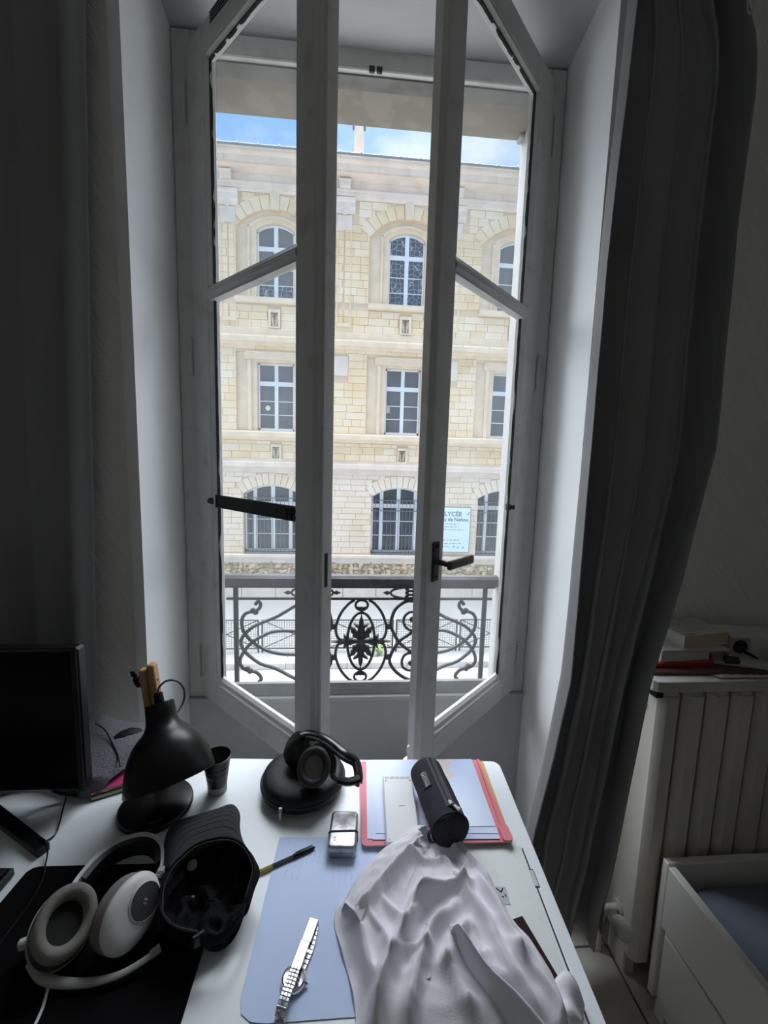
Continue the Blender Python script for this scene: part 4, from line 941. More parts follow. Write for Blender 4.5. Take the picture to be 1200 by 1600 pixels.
MB().tube(smoothpts(mp_,5), [lerp(.0085,.0048,min(1,i/22)) for i in range(31)], 10, flat=(.75,1)).build('microphone_arm', WPG, hp, smooth=True)
MB().tube([(-.299,.5895,.7585),(-.288,.598,.7605)], .0062, 10).build('microphone', WPG, hp, smooth=True)
MB().tube(smoothpts([(-.452,.586,.757),(-.440,.575,.749),(-.430,.552,.7465),(-.424,.524,.7465),(-.42,.45,.7465),(-.425,.40,.7465)],5), .0022, 8).build('cable', WPL, hp, smooth=True)
MB().box(-.012,.012,-.006,.006,-.008,.008,.003,RT((-.497,.613,.766),rz=.4)).build('volume_wheel', WPL, hp)
# ================================================================== CAP, upside down
CAPM = mat('black washed cotton', (.010,.010,.012), .95, spec=.12, bump=.3, bscale=260); CAPB = mat('dark grey brim cloth', (.040,.042,.047), .9, spec=.15, bump=.1, bscale=240)
cap = thing('cap', (-.237,.657,Zd), 'black baseball cap lying upside down with its brim towards the lamp', 'cap')
cc = Vector((-.233,.661)); gap0 = -.92
def capf(u,v):
    a = 2*PI*u
    r_ = table([(0,1),(.12,1.015),(.35,1.0),(.6,.90),(.8,.68),(.93,.36),(1,.012)], v)
    zt = .808+.010*cos(a-2.0)
    d_ = abs((a-gap0+PI)%(2*PI)-PI); notch = .050*math.sqrt(max(0,1-(d_/.50)**2)) if d_ < .50 else 0
    k = v/.6 if v < .6 else 1
    zz = lerp(zt,.7445,table([(0,0),(.35,.40),(.6,.72),(.8,.92),(1,1)],v)) - notch*(1-min(1,v/.5))
    w_ = (.006+.016*v*(1-v)*4*.6)*noise.noise(Vector((cos(a)*2.4,sin(a)*2.4,v*3.2+2)))*min(1,v*6+.25)
    f1 = noise.noise(Vector((cos(a)*r_*3.1+5,sin(a)*r_*3.1,2.5))); f2 = 1-abs(2*noise.noise(Vector((cos(a)*r_*2.0,sin(a)*r_*2.0,8.1))))
    zz = max(.7430, zz + (.020*f1+.024*max(0,f2-.35))*min(1,max(0,v-.30)*3))
    return (cc.x+(.0745*r_+w_)*cos(a), cc.y+(.0740*r_+w_)*sin(a), zz)
MB().grid(capf,96,44,wrap=True).build('crown', CAPM, cap, smooth=True, angle=180, solid=.0022)
def band_(u,v):
    a = lerp(gap0+.56,gap0+2*PI-.56,u); p = Vector(capf((a/(2*PI))%1,.02+.20*v)); c3 = Vector((cc.x,cc.y,p.z)); return p+(c3-p).normalized()*.0035
MB().grid(band_,80,6).build('sweatband', mat('black sweatband', (.024,.023,.023), .85, bump=.2, bscale=200), cap, smooth=True, solid=.002)
q0, q1 = Vector(capf(((gap0-.52)/(2*PI))%1,0)), Vector(capf(((gap0+.52)/(2*PI))%1,0)); qm = (q0+q1)/2+Vector((.008,-.022,-.012))
MB().tube(smoothpts([q0+Vector((0,0,-.008)),q0*.6+qm*.4+Vector((-.004,-.008,-.006)),qm,q1*.6+qm*.4+Vector((.004,-.006,-.006)),q1+Vector((0,0,-.008))],6), .009, 8, flat=(1,.22), up=(0,0,1)).build('strap', CAPM, cap, smooth=True)
MB().box(-.010,.010,-.004,.004,-.010,.010,.002,RT(q0+Vector((0,-.003,-.010)),rz=.6)).build('buckle', BLACKP, cap)
OB = [Vector((x,y,0)) for x,y in [(-0.335, 0.714), (-0.351, 0.759), (-0.352, 0.804), (-0.31, 0.82), (-0.271, 0.833), (-0.245, 0.844), (-0.224, 0.824), (-0.216, 0.789), (-0.208, 0.752)]]
OBs = smoothpts(OB,6)
def brim(u,v):
    a = lerp(R(163),R(42),u); i_ = Vector(capf(a/(2*PI),.03)); k = u*(len(OBs)-1); j = min(int(k),len(OBs)-2); o_ = OBs[j].lerp(OBs[j+1],k-j)
    o_ = Vector((o_.x,o_.y,.772+.016*sin(PI*u))); p = i_.lerp(o_,v); p.z += .010*sin(PI*v)*sin(PI*u); return p
MB().grid(brim,48,22).build('brim', CAPB, cap, smooth=True, angle=180, solid=.0032)
for k in range(5):
    vv = .22+.15*k; MB().tube([Vector(brim(.06+.88*t/24,vv))+Vector((0,0,.0017)) for t in range(25)], .00035, 4).build('stitching', CAPM, cap)
MB().lathe([(.0045,0),(.0045,.0006),(.002,.001)],14, Matrix.Translation(Vector(capf(.43,.86))+Vector((0,0,.0022))) @ Matrix.Rotation(-.35,4,'X')).build('eyelet', mat('grey eyelet', (.35,.35,.36), .4), cap)
MB().lathe([(.009,0),(.0085,.0008),(.002,.0012)],14, Matrix.Translation(Vector(capf(.37,.45))+Vector((.004,-.004,.004))) @ Matrix.Rotation(.8,4,'X')).build('pale_disc', mat('pale disc grey', (.45,.47,.50), .5), cap)  # small pale disc inside the crown
# ================================================================== HEADPHONE CASE with black headphones on it
CASEM = mat('black moulded fabric', (.007,.007,.008), .5, spec=.35, bump=.15, bscale=300)
cs = thing('headphone_case', (-.101,.942,Zd), 'round black zipped headphone case lying on the desk under black headphones', 'case')
M = RT((-.101,.942,Zd),rz=R(20))
MB().lathe([(.070,0),(.088,.003),(.097,.012),(.1005,.023),(.1005,.025)],64,M,1,.94).build('lower_shell', CASEM, cs, smooth=True)
MB().lathe([(.1005,.0295),(.1000,.033),(.0955,.0425),(.086,.0480),(.066,.0505),(.03,.0515),(.001,.052)],64,M,1,.94).build('upper_shell', CASEM, cs, smooth=True)
MB().lathe([(.0985,.0245),(.102,.0252),(.1022,.0292),(.0985,.030)],64,M,1,.94).build('zip_tape', mat('black zip tape', (.02,.02,.02), .8), cs, smooth=True)
zp = MB().box(-.004,.004,-.003,.003,-.004,.004,.001,RT((-.141,.848,Zd+.027)))
zp.box(-.0028,.0028,-.001,.001,-.022,-.003,.0008,RT((-.141,.8445,Zd+.027),rx=-.15)); zp.build('zip_pull', MET, cs)
bh = thing('black_headphones', (-.07,.91,Zd+.052), 'folded glossy black headphones resting on the round black case', 'headphones')
GLB = mat('glossy black plastic', (.005,.005,.006), .25); PADB = mat('black ear pad', (.014,.014,.014), .6)
A_ = Vector((-.072,.893,.832)); AF = frame(A_, (.05,-.72,.69), (.12,.68,.72))
loft(MB(), [ering(.034,.037,-.020),ering(.037,.041,-.014),ering(.0375,.0415,-.004),ering(.036,.040,.0)], AF).build('ear_cup', GLB, bh, smooth=True)
cushion(AF,.036,.040,-.001,.016).build('ear_cushion', PADB, bh, smooth=True, angle=180)
loft(MB(), [ering(.024,.027,.001),ering(.024,.027,.0015)], AF).build('speaker_cloth', CUSH, bh)
B_ = Vector((-.118,.955,.834)); BF = frame(B_, (-.50,-.42,.70), (.3,.6,.6))
loft(MB(), [ering(.030,.034,-.020),ering(.036,.040,-.013),ering(.037,.041,-.002),ering(.034,.038,.008),ering(.026,.030,.012)], BF).build('ear_cup', GLB, bh, smooth=True)
cushion(BF @ Matrix.Rotation(PI,4,'Y'),.035,.039,.012,.014).build('ear_cushion', PADB, bh, smooth=True, angle=180)
hb = [(x,y,z_) for (x,y),z_ in zip([(-0.113, 0.96), (-0.092, 0.964), (-0.063, 0.953), (-0.031, 0.931), (0.0, 0.901)],(.862,.866,.866,.862,.856))]+[(x,y,z_) for (x,y),z_ in zip([(0.025, 0.905), (0.032, 0.878), (0.03, 0.862)],(.836,.824,.818))]
MB().tube(smoothpts(hb,5), .0105, 10, flat=(.55,1.15)).build('headband', GLB, bh, smooth=True, angle=180)
hb2 = [(p[0]-.004,p[1]-.008,p[2]-.003) for p in hb[1:]]
MB().tube(smoothpts(hb2,5), .0085, 8, flat=(.6,1)).build('band_padding', PADB, bh, smooth=True, angle=180)
yk = [(x,y,.822) for x,y in [(0.032, 0.864), (0.009, 0.856), (-0.013, 0.862)]]
MB().tube(smoothpts(yk,4), .0100, 8, flat=(.8,1)).build('slider', GLB, bh, smooth=True)
MB().tube(smoothpts([(yk[-1][0],yk[-1][1],.822),AF @ Vector((.046,-.012,-.006)),AF @ Vector((.043,.018,-.006)),AF @ Vector((.022,.043,-.008)),AF @ Vector((-.006,.047,-.010))],5), .0058, 8, flat=(.6,1.2)).build('yoke', mat('black yoke', (.03,.03,.03), .35), bh, smooth=True)
# ================================================================== PAPERS, TIN, PEN, WATCH
PAPER = mat('white writing paper', (.60,.72,.99), .7); PAPER2 = mat('white copier paper', (.68,.76,.97), .7); INKB = mat('grey pencil line', (.33,.34,.45), .8)
def sheet(name, pts, z0, th, m, label, cat='paper', grp=None):
    b = MB().prism(pts, z0, z0+th, 'z'); c_ = (sum(p[0] for p in pts)/len(pts), sum(p[1] for p in pts)/len(pts), z0)
    return tag(b.build(name, m, loc=c_), label, cat, grp)
smt = sheet('smudged_sheet', [(.115,.500),(.352,.487),(.3725,.760),(.135,.774)], Zd+.0002,.0003, mat('greyish paper',(.74,.78,.77),.5, col2=(.66,.70,.70), vscale=22, lo=.3,hi=.42), 'greyish sheet with pencil smudges along the right edge of the desk')
p1_ = [(-.136,.806),(.070,.794),(.062,.508),(-.105,.5085),(-.128,.5115),(-.143,.521),(-.1485,.540)]
sh1 = sheet('paper_sheet', p1_, Zd+.0007,.0006, PAPER, 'white sheet with pencil handwriting lying under the wristwatch')
hw = MB()
def scribble(x,y,L_,n,ang=PI/2):
    M = RT((x,y,Zd+.00135),rz=ang); px = 0
    while px < L_:
        k = rnd.randint(2,5); pts = [(px+.0016*i, rnd.uniform(-.0018,.0018)) for i in range(k+1)]
        for a,b_ in zip(pts,pts[1:]): hw.prism([(a[0],a[1]),(b_[0],b_[1]),(b_[0]+.0002,b_[1]+.0004),(a[0]+.0002,a[1]+.0004)],0,.0001,'z',M)
        px += .0016*k+.0028
for k in range(9): scribble(-.128+.011*k, .735+.012*rnd.random(), .030+.022*rnd.random(), 5, R(82))
for k in range(5): scribble(-.020+.012*k, .690+.01*rnd.random(), .028+.03*rnd.random(), 5, R(88))
for k in range(5): scribble(.020+.007*k, .515+.02*rnd.random(), .05+.05*rnd.random(), 5, R(88))
for k in range(3): scribble(-.112+.012*k,.712,.018,5,R(84))
tag(hw.build('handwriting', INKB, sh1), kind='stuff')
# folders at the far right corner
def rect(cx, cy, w_, h_, a): return [(cx+x*cos(a)-y*sin(a), cy+x*sin(a)+y*cos(a)) for x,y in ((-w_/2,-h_/2),(w_/2,-h_/2),(w_/2,h_/2),(-w_/2,h_/2))]
yf = thing('yellow_folder', (.285,.895,Zd+.0006), 'yellow card folder at the bottom of the stack, showing along its right side', 'folder')
YEL = mat('yellow card', (.62,.42,.12), .6)
MB().prism(rect(.276,.893,.176,.235,R(-2.5)), Zd+.0006, Zd+.0014,'z').build('back_cover', YEL, yf); MB().prism(rect(.275,.893,.172,.228,R(-2)), Zd+.0014, Zd+.0042,'z').build('pages', PAPER2, yf); MB().prism(rect(.2755,.893,.176,.235,R(-3)), Zd+.0042, Zd+.0050,'z').build('front_cover', YEL, yf)
pf = thing('pink_folder', (.20,.888,Zd+.0052), 'coral pink card folder on the yellow one, stuffed with white papers', 'folder')
PINK = mat('coral pink card', (.74,.20,.24), .6)
def rrect(x0,x1,y0,y1,r,sk=0): return [(x,y+sk*(x-x0)) for x,y in rcorner(x0+r,y0+r,r,PI,1.5*PI)+rcorner(x1-r,y0+r,r,-PI/2,0)+rcorner(x1-r,y1-r,r,0,PI/2)+rcorner(x0+r,y1-r,r,PI/2,PI)]
MB().prism(rrect(.040,.352,.770,1.006,.002,-.02), Zd+.0052, Zd+.0095,'z').build('pages', mat('grey page edges',(.48,.48,.47),.8), pf)
MB().prism(rrect(.037,.356,.7675,1.010,.010,-.02), Zd+.0095, Zd+.0107,'z').build('cover', PINK, pf)
MB().prism(rrect(.335,.357,.7600,.800,.008,-.02), Zd+.0107, Zd+.0155,'z').build('corner_flap', PINK, pf)
MB().prism([(.341,.79),(.348,.79),(.357,1.0),(.351,1.002)], Zd+.0107,Zd+.0150,'z').build('side_flap', PINK, pf)
zz = Zd+.0109
for nm,lab,pts in (('paper_sheet','white sheet lowest on the pink folder, its left edge beside the pink border',[(.049,.782),(.331,.774),(.334,1.004),(.055,1.008)]),
                   ('paper_sheet','white sheet second on the pink folder with a dog-eared lower left corner',[(.060,.779),(.330,.767),(.334,.998),(.060,1.006)]),
                   ('paper_sheet','white sheet third on the pink folder, under the white box',[(.068,.792),(.331,.779),(.336,1.003),(.064,1.011)])):
    sheet(nm, pts, zz, .0007, PAPER2, lab, 'paper', 'white sheets on the pink folder'); zz += .0011
ppm = mat('printed sky photo', (.45,.55,.80), .25)
def _photo(m):
    n = m.node_tree.nodes; l = m.node_tree.links.new; t = n.new('ShaderNodeTexCoord'); sp = n.new('ShaderNodeSeparateXYZ'); l(t.outputs['Generated'], sp.inputs[0])
    nz_ = n.new('ShaderNodeTexNoise'); nz_.inputs['Scale'].default_value = 5; l(t.outputs['Generated'], nz_.inputs['Vector'])
    sky = n.new('ShaderNodeValToRGB'); sky.color_ramp.elements[0].color = (.62,.70,.88,1); sky.color_ramp.elements[1].color = (.28,.42,.72,1); l(sp.outputs[1], sky.inputs[0])
    ad = n.new('ShaderNodeMath'); ad.operation = 'MULTIPLY_ADD'; ad.inputs[1].default_value = -1.3; ad.inputs[2].default_value = .70; l(sp.outputs[0], ad.inputs[0])
    a2 = n.new('ShaderNodeMath'); l(ad.outputs[0], a2.inputs[0]); l(nz_.outputs['Fac'], a2.inputs[1])
    yy = n.new('ShaderNodeMath'); yy.operation = 'MULTIPLY_ADD'; yy.inputs[1].default_value = .9; l(sp.outputs[1], yy.inputs[0]); l(a2.outputs[0], yy.inputs[2])
    st_ = n.new('ShaderNodeValToRGB'); st_.color_ramp.elements[0].position = .62; st_.color_ramp.elements[1].position = .70
    k = n.new('ShaderNodeMath'); k.operation = 'MULTIPLY'; k.inputs[1].default_value = .55; l(yy.outputs[0], k.inputs[0]); l(k.outputs[0], st_.inputs[0])
    mx = n.new('ShaderNodeMix'); mx.data_type = 'RGBA'; l(st_.outputs[0], mx.inputs['Factor']); l(sky.outputs[0], mx.inputs['A']); mx.inputs['B'].default_value = (.50,.40,.42,1)
    l(mx.outputs['Result'], n['Principled BSDF'].inputs['Base Color'])
_photo(ppm)
sheet('photo_print', [(.178,.800),(.330,.796),(.337,1.000),(.190,1.006)], zz, .0006, ppm, 'glossy photo print of a rock against blue sky, right of the pencil case', 'photo'); zz += .0009
# white plastic box
wb = thing('white_box', (.125,.842,zz), 'flat white plastic box with corner screws, left of the pencil case', 'box')
WBM = mat('off-white plastic', (.70,.71,.72), .5)
WM = axes((.1245,.8375,zz), (cos(R(-2)),sin(R(-2)),0), (-sin(R(-2)),cos(R(-2)),0), (0,0,1))
MB().box(-.036,.036,-.091,.091,.003,.0195,.003,WM).build('body', WBM, wb)
MB().box(-.033,.033,-.088,.088,.0,.0032,.001,WM).build('base', GREYP, wb)
for x,y in ((-.029,.074),(-.029,-.083),(.029,-.083),(.029,.074)): MB().lathe([(.0022,.0190),(.0022,.0198),(.0008,.01985)],10, WM @ RT((x,y,0))).build('screw', mat('dark screw', (.12,.14,.17), .4,.7), wb)
for k in range(5): MB().tube([WM @ Vector((-.026+.0125*k+.0045*cos(2*PI*i/14), .083+.0026*sin(2*PI*i/14), .0196)) for i in range(14)], .0006, 5, closed=True).build('slot', WPG, wb)
MB().box(-.007,.007,-.0006,.0006,.0194,.0197,0,WM @ RT((.004,.0,0))).build('mark', GREYP, wb)
# pencil case
PC = mat('dark navy canvas', (.016,.016,.028), .85, bump=.35, bscale=350)
pcs = thing('pencil_case', (.205,.84,zz), 'dark navy cylindrical pencil case with a zip, lying on the folder and the white shirt', 'pencil case')
pn, pfv = Vector((*[(0.215, 0.733)][0],.806)), Vector((*[(0.193, 0.906)][0],.803))
dv = (pn-pfv).normalized(); PL_ = (pn-pfv).length; upv = (Vector((0,0,1))-dv*dv.z).normalized(); sdv = dv.cross(upv)   # side points to viewer's left
PM = axes(pfv, sdv, upv, dv); PR = .0375
PM = axes(pfv, upv.cross(dv), upv, dv)
def pcf(u,v):
    a = 2*PI*u; r_ = PR*table([(0,.03),(.006,.80),(.03,.97),(.07,1.0),(.93,1.0),(.97,.97),(.994,.80),(1,.03)],v)
    r_ *= 1+.035*noise.noise(Vector((cos(a)*1.6,sin(a)*1.6,v*5)))
    return (r_*cos(a)*1.02, r_*sin(a)*.97, PL_*table([(0,0),(.006,.001),(.03,.010),(.07,.035),(.93,.955),(.97,.985),(.994,.999),(1,1)],v))
MB().grid(pcf,56,60,wrap=True,M=PM).build('body', PC, pcs, smooth=True, angle=180)
def onp(a, t, h=0): return PM @ Vector(((PR+h)*cos(a)*1.02,(PR+h)*sin(a)*.97,PL_*t))
ZA = R(80)
for s_ in (-1,1): MB().tube([onp(ZA+s_*.17,lerp(.03,.86,i/20),.0006) for i in range(21)], .0042, 6, flat=(.25,1)).build('zip_tape', mat('navy zip tape', (.035,.035,.045), .7), pcs, smooth=True)
zt_ = MB()
for k in range(60):
    p = onp(ZA,lerp(.04,.84,k/59),.0012); zt_.box(-.0017,.0017,-.0007,.0007,-.0010,.0010,0,Matrix.Translation(p))
tag(zt_.build('zip_teeth', BLACKP, pcs), kind='stuff')
for t_ in (.955,): MB().tube([onp(2*PI*i/40,t_,.0) for i in range(40)], .0022, 6, closed=True).build('piping', mat('black piping', (.008,.008,.010), .7), pcs, smooth=True)
zo = onp(R(82),.84,.004); zx = (onp(R(82),.94,.004)-zo).normalized(); zn = (zo-PM @ Vector((0,0,PL_*.84))).normalized(); ZM = axes(zo, zx.cross(zn)*-1, zx, zn)
sl = MB().box(-.004,.004,-.006,.006,-.002,.003,.001,ZM); sl.build('zip_slider', MET, pcs)
pu = MB(); PUM = ZM @ Matrix.Rotation(R(-32),4,'Z')
pu.tube([PUM @ Vector(p) for p in ((-.003,.004,.003),(-.0060,.024,.002),(.0060,.024,.002),(.003,.004,.003))], .0012, 6, closed=True).prism([(-.0035,.008),(-.005,.022),(.005,.022),(.0035,.008)],.0010,.0028,'z',PUM)
pu.build('zip_pull', mat('bright steel', (.6,.6,.6), .25, 1), pcs)
LA, LB_ = R(112), R(140)
pat = MB().grid(lambda u,v: onp(lerp(LA,LB_,u),lerp(.24,.50,v),.0008),8,12); pat.build('brand_patch', mat('black rubber patch', (.006,.006,.007), .5), pcs, solid=.001, smooth=True)
am = (LA+LB_)/2; po = onp(am,.37,.0018); tx_ = dv.copy(); nn_ = (po-PM @ Vector((0,0,PL_*.37))).normalized(); ty_ = nn_.cross(tx_)
MB().text('EASTPAK', .0105, axes(po, tx_, ty_, nn_), .0001, bold=.0001).build('brand_lettering', mat('pale print', (.55,.55,.55), .5), pcs)
MB().tube(smoothpts([onp(R(175),.94,.0),onp(R(185),.96,.008),onp(R(200),.99,.006),onp(R(215),.97,-.002)],4), .004, 6, flat=(.4,1)).build('loop', PC, pcs, smooth=True)
# tin with an elastic band
TINM = mat('brushed tin', (.50,.51,.53), .42, .85, var=.45, vscale=60, bump=.1, bscale=200)
tn = thing('tin', (-.001,.795,Zd+.001), 'small rounded silver tin closed with a dark elastic band, on the white sheet', 'tin')
TM = axes((-.001,.794,Zd+.0012), (cos(R(-4)),sin(R(-4)),0), (-sin(R(-4)),cos(R(-4)),0), (0,0,1))
def rbox(mb,hx,hy,r,zs,M):
    rings = []
    for (k,zv) in zs: rings.append([(x,y,zv) for x,y in rcorner(hx-r,hy-r,max(.0005,r-k),0,PI/2,5)+rcorner(-hx+r,hy-r,max(.0005,r-k),PI/2,PI,5)+rcorner(-hx+r,-hy+r,max(.0005,r-k),PI,1.5*PI,5)+rcorner(hx-r,-hy+r,max(.0005,r-k),1.5*PI,2*PI,5)])
    return loft(mb,rings,M)
rbox(MB(),.029,.045,.009,[(.004,0),(.001,.0015),(0,.004),(0,.0135)],TM).build('body', TINM, tn, smooth=True, angle=40)
rbox(MB(),.0292,.0452,.009,[(0,.0145),(0,.0225),(.001,.0248),(.004,.0265),(.0055,.0268)],TM).build('lid', TINM, tn, smooth=True, angle=40)
rbox(MB(),.0283,.0443,.0085,[(0,.0135),(0,.0146)],TM).build('seam', BLACKP, tn)
eb = MB(); P = [(-.0298,.001),(-.0298,.024),(-.026,.0275),(.026,.0275),(.0298,.024),(.0298,.001)]
eb.tube([TM @ Vector((x,-.008+.05*x,z_)) for x,z_ in P], .0016, 8, flat=(.5,1.4)); eb.build('elastic_band', mat('brown black elastic', (.03,.026,.024), .8), tn, smooth=True)
MB().tube([TM @ Vector((-.016+.0024*cos(2*PI*i/16), -.026+.0040*sin(2*PI*i/16), .0270)) for i in range(16)], .0006, 5, closed=True).build('emblem_or_glint', mat('painted white glint', (.8,.8,.8), .3), tn)  # white ring painted on the lid as a reflection
# ballpoint pen
pen = thing('ballpoint_pen', (-.12,.748,Zd+.005), 'ballpoint pen with a yellow end and black cap, poking out from under the cap', 'pen')
pa, pb = Vector((-.163,.7275,Zd+.0052)), Vector((-.058,.7755,Zd+.0052)); pd = (pb-pa).normalized(); pP = lambda t: pa+pd*t
MB().tube([pP(-.006),pP(.027)], .0037, 6).build('yellow_barrel', mat('brassy yellow plastic', (.42,.32,.06), .35), pen)
MB().tube([pP(.027),pP(.030),pP(.074)], [.0037,.0036,.0036], 6).build('barrel', mat('smoky clear plastic', (.07,.07,.075), .25), pen)
MB().tube([pP(.068),pP(.070),pP(.108),pP(.114)], [.0040,.0046,.0040,.0016], 12).build('cap', BLACKP, pen, smooth=True)
MB().box(-.0012,.0012,-.0008,.0008,0,.036,.0004, axes(pP(.074)+Vector((-.001,.002,.005)), (1,0,0), pd.cross(Vector((1,0,0))).normalized(), pd)).build('clip', BLACKP, pen)
# wristwatch
STEEL = mat('polished steel', (.72,.72,.72), .18, 1); STEEL2 = mat('brushed steel', (.55,.55,.55), .38, 1)
wt = thing('wristwatch', (-.072,.570,Zd+.0015), 'steel wristwatch lying closed on the white sheet with its bracelet folded over the case', 'watch')
wa, wb2 = Vector((-.0855,.512,0)), Vector((-.048,.636,0)); wd_ = (wb2-wa).normalized(); wn_ = Vector((-wd_.y,wd_.x,0)); z0 = Zd+.0015
WX = axes((wa.x,wa.y,z0), -wn_ if wn_.x < 0 else wn_, wd_, (0,0,1))
MB().lathe([(.0145,.0),(.0180,.001),(.0192,.003),(.0192,.0062),(.0178,.0085),(.0160,.0092),(.0150,.0088)],40, WX @ RT((.0005,.044,.0))).build('case', STEEL, wt, smooth=True)
MB().lathe([(.0140,.0086),(.001,.0090)],32, WX @ RT((.0005,.044,0)),cap=False).build('case_back', STEEL2, wt, smooth=True)
MB().lathe([(.002,-.003),(.0024,.0),(.002,.003)],12, WX @ RT((.0210,.044,.005),ry=PI/2)).build('crown', STEEL, wt)
LP = smoothpts([(0,.0,.004),(0,-.002,.009),(0,.004,.0150),(0,.018,.0165),(0,.036,.0155),(0,.054,.0145)],6)
def along(P,n):
    L_ = [0]
    for a,b_ in zip(P,P[1:]): L_.append(L_[-1]+(b_-a).length)
    out = []
    for i in range(n):
        t = L_[-1]*(i+.5)/n
        for j in range(len(P)-1):
            if L_[j+1] >= t: k = (t-L_[j])/(L_[j+1]-L_[j]); out.append((P[j].lerp(P[j+1],k),(P[j+1]-P[j]).normalized())); break
    return out, L_[-1]
ls, LL = along(LP,13)
for i,(p,t) in enumerate(ls):
    Ml = WX @ axes(p,(1,0,0),t,Vector((1,0,0)).cross(t))
    for (x0,x1,m_) in ((-.0075,-.0027,STEEL2),(-.0024,.0024,STEEL),(.0027,.0075,STEEL2)):
        MB().box(x0,x1,-LL/26+.0003,LL/26-.0003,-.0012,.0012+(.0003 if m_ is STEEL else 0),.0005,Ml).build('bracelet_link', m_, wt)
MB().box(-.0078,.0078,.052,.090,.0125,.0142,.0006,WX).build('clasp_plate', STEEL2, wt)
for x in (-.0035,.0035): MB().box(x-.0009,x+.0009,.056,.088,.0141,.0146,.0003,WX).build('clasp_ridge', STEEL, wt)
MB().box(-.0082,.0082,.092,.128,.0085,.0105,.0008,WX @ RT((0,0,0))).build('clasp_cover', STEEL, wt)
MB().box(-.0082,.0082,.1245,.1285,.0,.0100,.0008,WX).build('clasp_end', STEEL2, wt)
ls2, L2 = along(smoothpts([(.005,.060,.003),(.007,.090,.0025),(.003,.122,.003)],6),9)
for i,(p,t) in enumerate(ls2):
    Ml = WX @ axes(p,(1,0,0),t,Vector((1,0,0)).cross(t))
    MB().box(-.0075,.0075,-L2/18+.0003,L2/18-.0003,-.0012,.0014,.0005,Ml).build('bracelet_link', STEEL if i%2 else STEEL2, wt)
MB().box(-.0078,.0078,-.004,.001,.0,.010,.001,WX).build('end_link', STEEL, wt)
# wallet and card half hidden by the shirt
wl = thing('wallet', (.30,.565,Zd+.0006), 'dark maroon leather wallet half covered by the shirt near the desk edge', 'wallet')
MB().prism(rect(.299,.566,.062,.100,R(13)), Zd+.0006, Zd+.0080,'z').build('leather', mat('dark maroon leather', (.022,.006,.009), .7, spec=.2, bump=.2, bscale=150), wl, bevel=.0015)
MB().prism(rect(.301,.566,.058,.096,R(13)), Zd+.0030, Zd+.0056,'z').build('lining', GREYP, wl)
cd = thing('card', (.288,.668,Zd+.0006), 'small grey card with black marks peeping out right of the shirt', 'card')
MB().prism(rect(.283,.664,.050,.032,R(-5)), Zd+.0006, Zd+.0013,'z').build('stock', mat('grey card', (.50,.52,.53), .6), cd)
mk = MB()
for (x0,y0,x1,y1) in ((.290,.676,.2975,.668),(.297,.668,.302,.675),(.302,.664,.3035,.660),(.2955,.661,.299,.659)): mk.tube([(x0,y0,Zd+.0015),(x1,y1,Zd+.0015)], .0011, 5)
mk.build('print', BLACKP, cd)
# ================================================================== WHITE SHIRT heaped on the desk
SHIRT = mat('white cotton poplin', (.82,.81,.87), .85, bump=.12, bscale=500)
shr = thing('shirt', (.18,.58,Zd+.001), 'crumpled white cotton shirt heaped on the right half of the desk', 'shirt')
def tri(x): f_ = x-math.floor(x); return 1-abs(2*f_-1)
def soft(x,p=1.6): return tri(x)**p
OUT = smoothpts([(.128,.782,0),(.095,.752,0),(.052,.724,0),(.010,.682,0),(-.014,.640,0),(-.002,.592,0),(.014,.545,0),(.022,.500,0),(.018,.450,0),(.045,.412,0),(.14,.405,0),(.25,.405,0),(.322,.412,0),(.340,.455,0),(.335,.500,0),(.308,.535,0),(.296,.560,0),(.300,.592,0),(.286,.648,0),(.270,.690,0),(.252,.730,0),(.234,.762,0)],5)
AP = Vector((.188,.772,0))
FOLDS = [(.020,.011,[(0.149, 0.727), (0.093, 0.678), (0.044, 0.634), (0.0, 0.616)]),
         (.024,.012,[(0.176, 0.655), (0.119, 0.611), (0.081, 0.56), (0.052, 0.505), (0.037, 0.469)]),
         (.022,.010,[(0.199, 0.623), (0.136, 0.571), (0.116, 0.529), (0.095, 0.486), (0.083, 0.447)]),
         (.022,.012,[(0.201, 0.684), (0.222, 0.624), (0.241, 0.568), (0.255, 0.516), (0.279, 0.464)]),
         (.016,.009,[(0.132, 0.624), (0.181, 0.643), (0.243, 0.655)]),
         (.018,.010,[(0.244, 0.668), (0.264, 0.593), (0.28, 0.546), (0.276, 0.514)]),
         (.014,.010,[(0.023, 0.611), (0.038, 0.555), (0.049, 0.508)]),
         (.018,.012,[(0.154, 0.548), (0.173, 0.506), (0.189, 0.46)]),
         (.012,.008,[(0.072, 0.642), (0.093, 0.603), (0.094, 0.563)]),
         (.014,.009,[(0.213, 0.594), (0.172, 0.559), (0.148, 0.519)]),
         (.012,.008,[(0.128, 0.712), (0.167, 0.701), (0.191, 0.709), (0.206, 0.687)]),
         (.012,.008,[(0.241, 0.707), (0.257, 0.684), (0.269, 0.639)]),
         (.014,.010,[(0.262, 0.561), (0.286, 0.518), (0.31, 0.486), (0.324, 0.451)]),
         (.010,.006,[(0.043, 0.617), (0.068, 0.582), (0.069, 0.543)]),
         (.010,.006,[(0.141, 0.612), (0.111, 0.594), (0.092, 0.567)]),
         (.010,.006,[(0.221, 0.534), (0.211, 0.56), (0.212, 0.588)]),
         (.010,.006,[(0.248, 0.496), (0.23, 0.528), (0.229, 0.553)]),
         (.010,.007,[(0.064, 0.539), (0.105, 0.556), (0.147, 0.56)])]
def segd(px,py,a,b_):
    dx, dy = b_[0]-a[0], b_[1]-a[1]; L2_ = dx*dx+dy*dy; t = max(0,min(1,((px-a[0])*dx+(py-a[1])*dy)/L2_)); return math.hypot(px-a[0]-t*dx, py-a[1]-t*dy), t
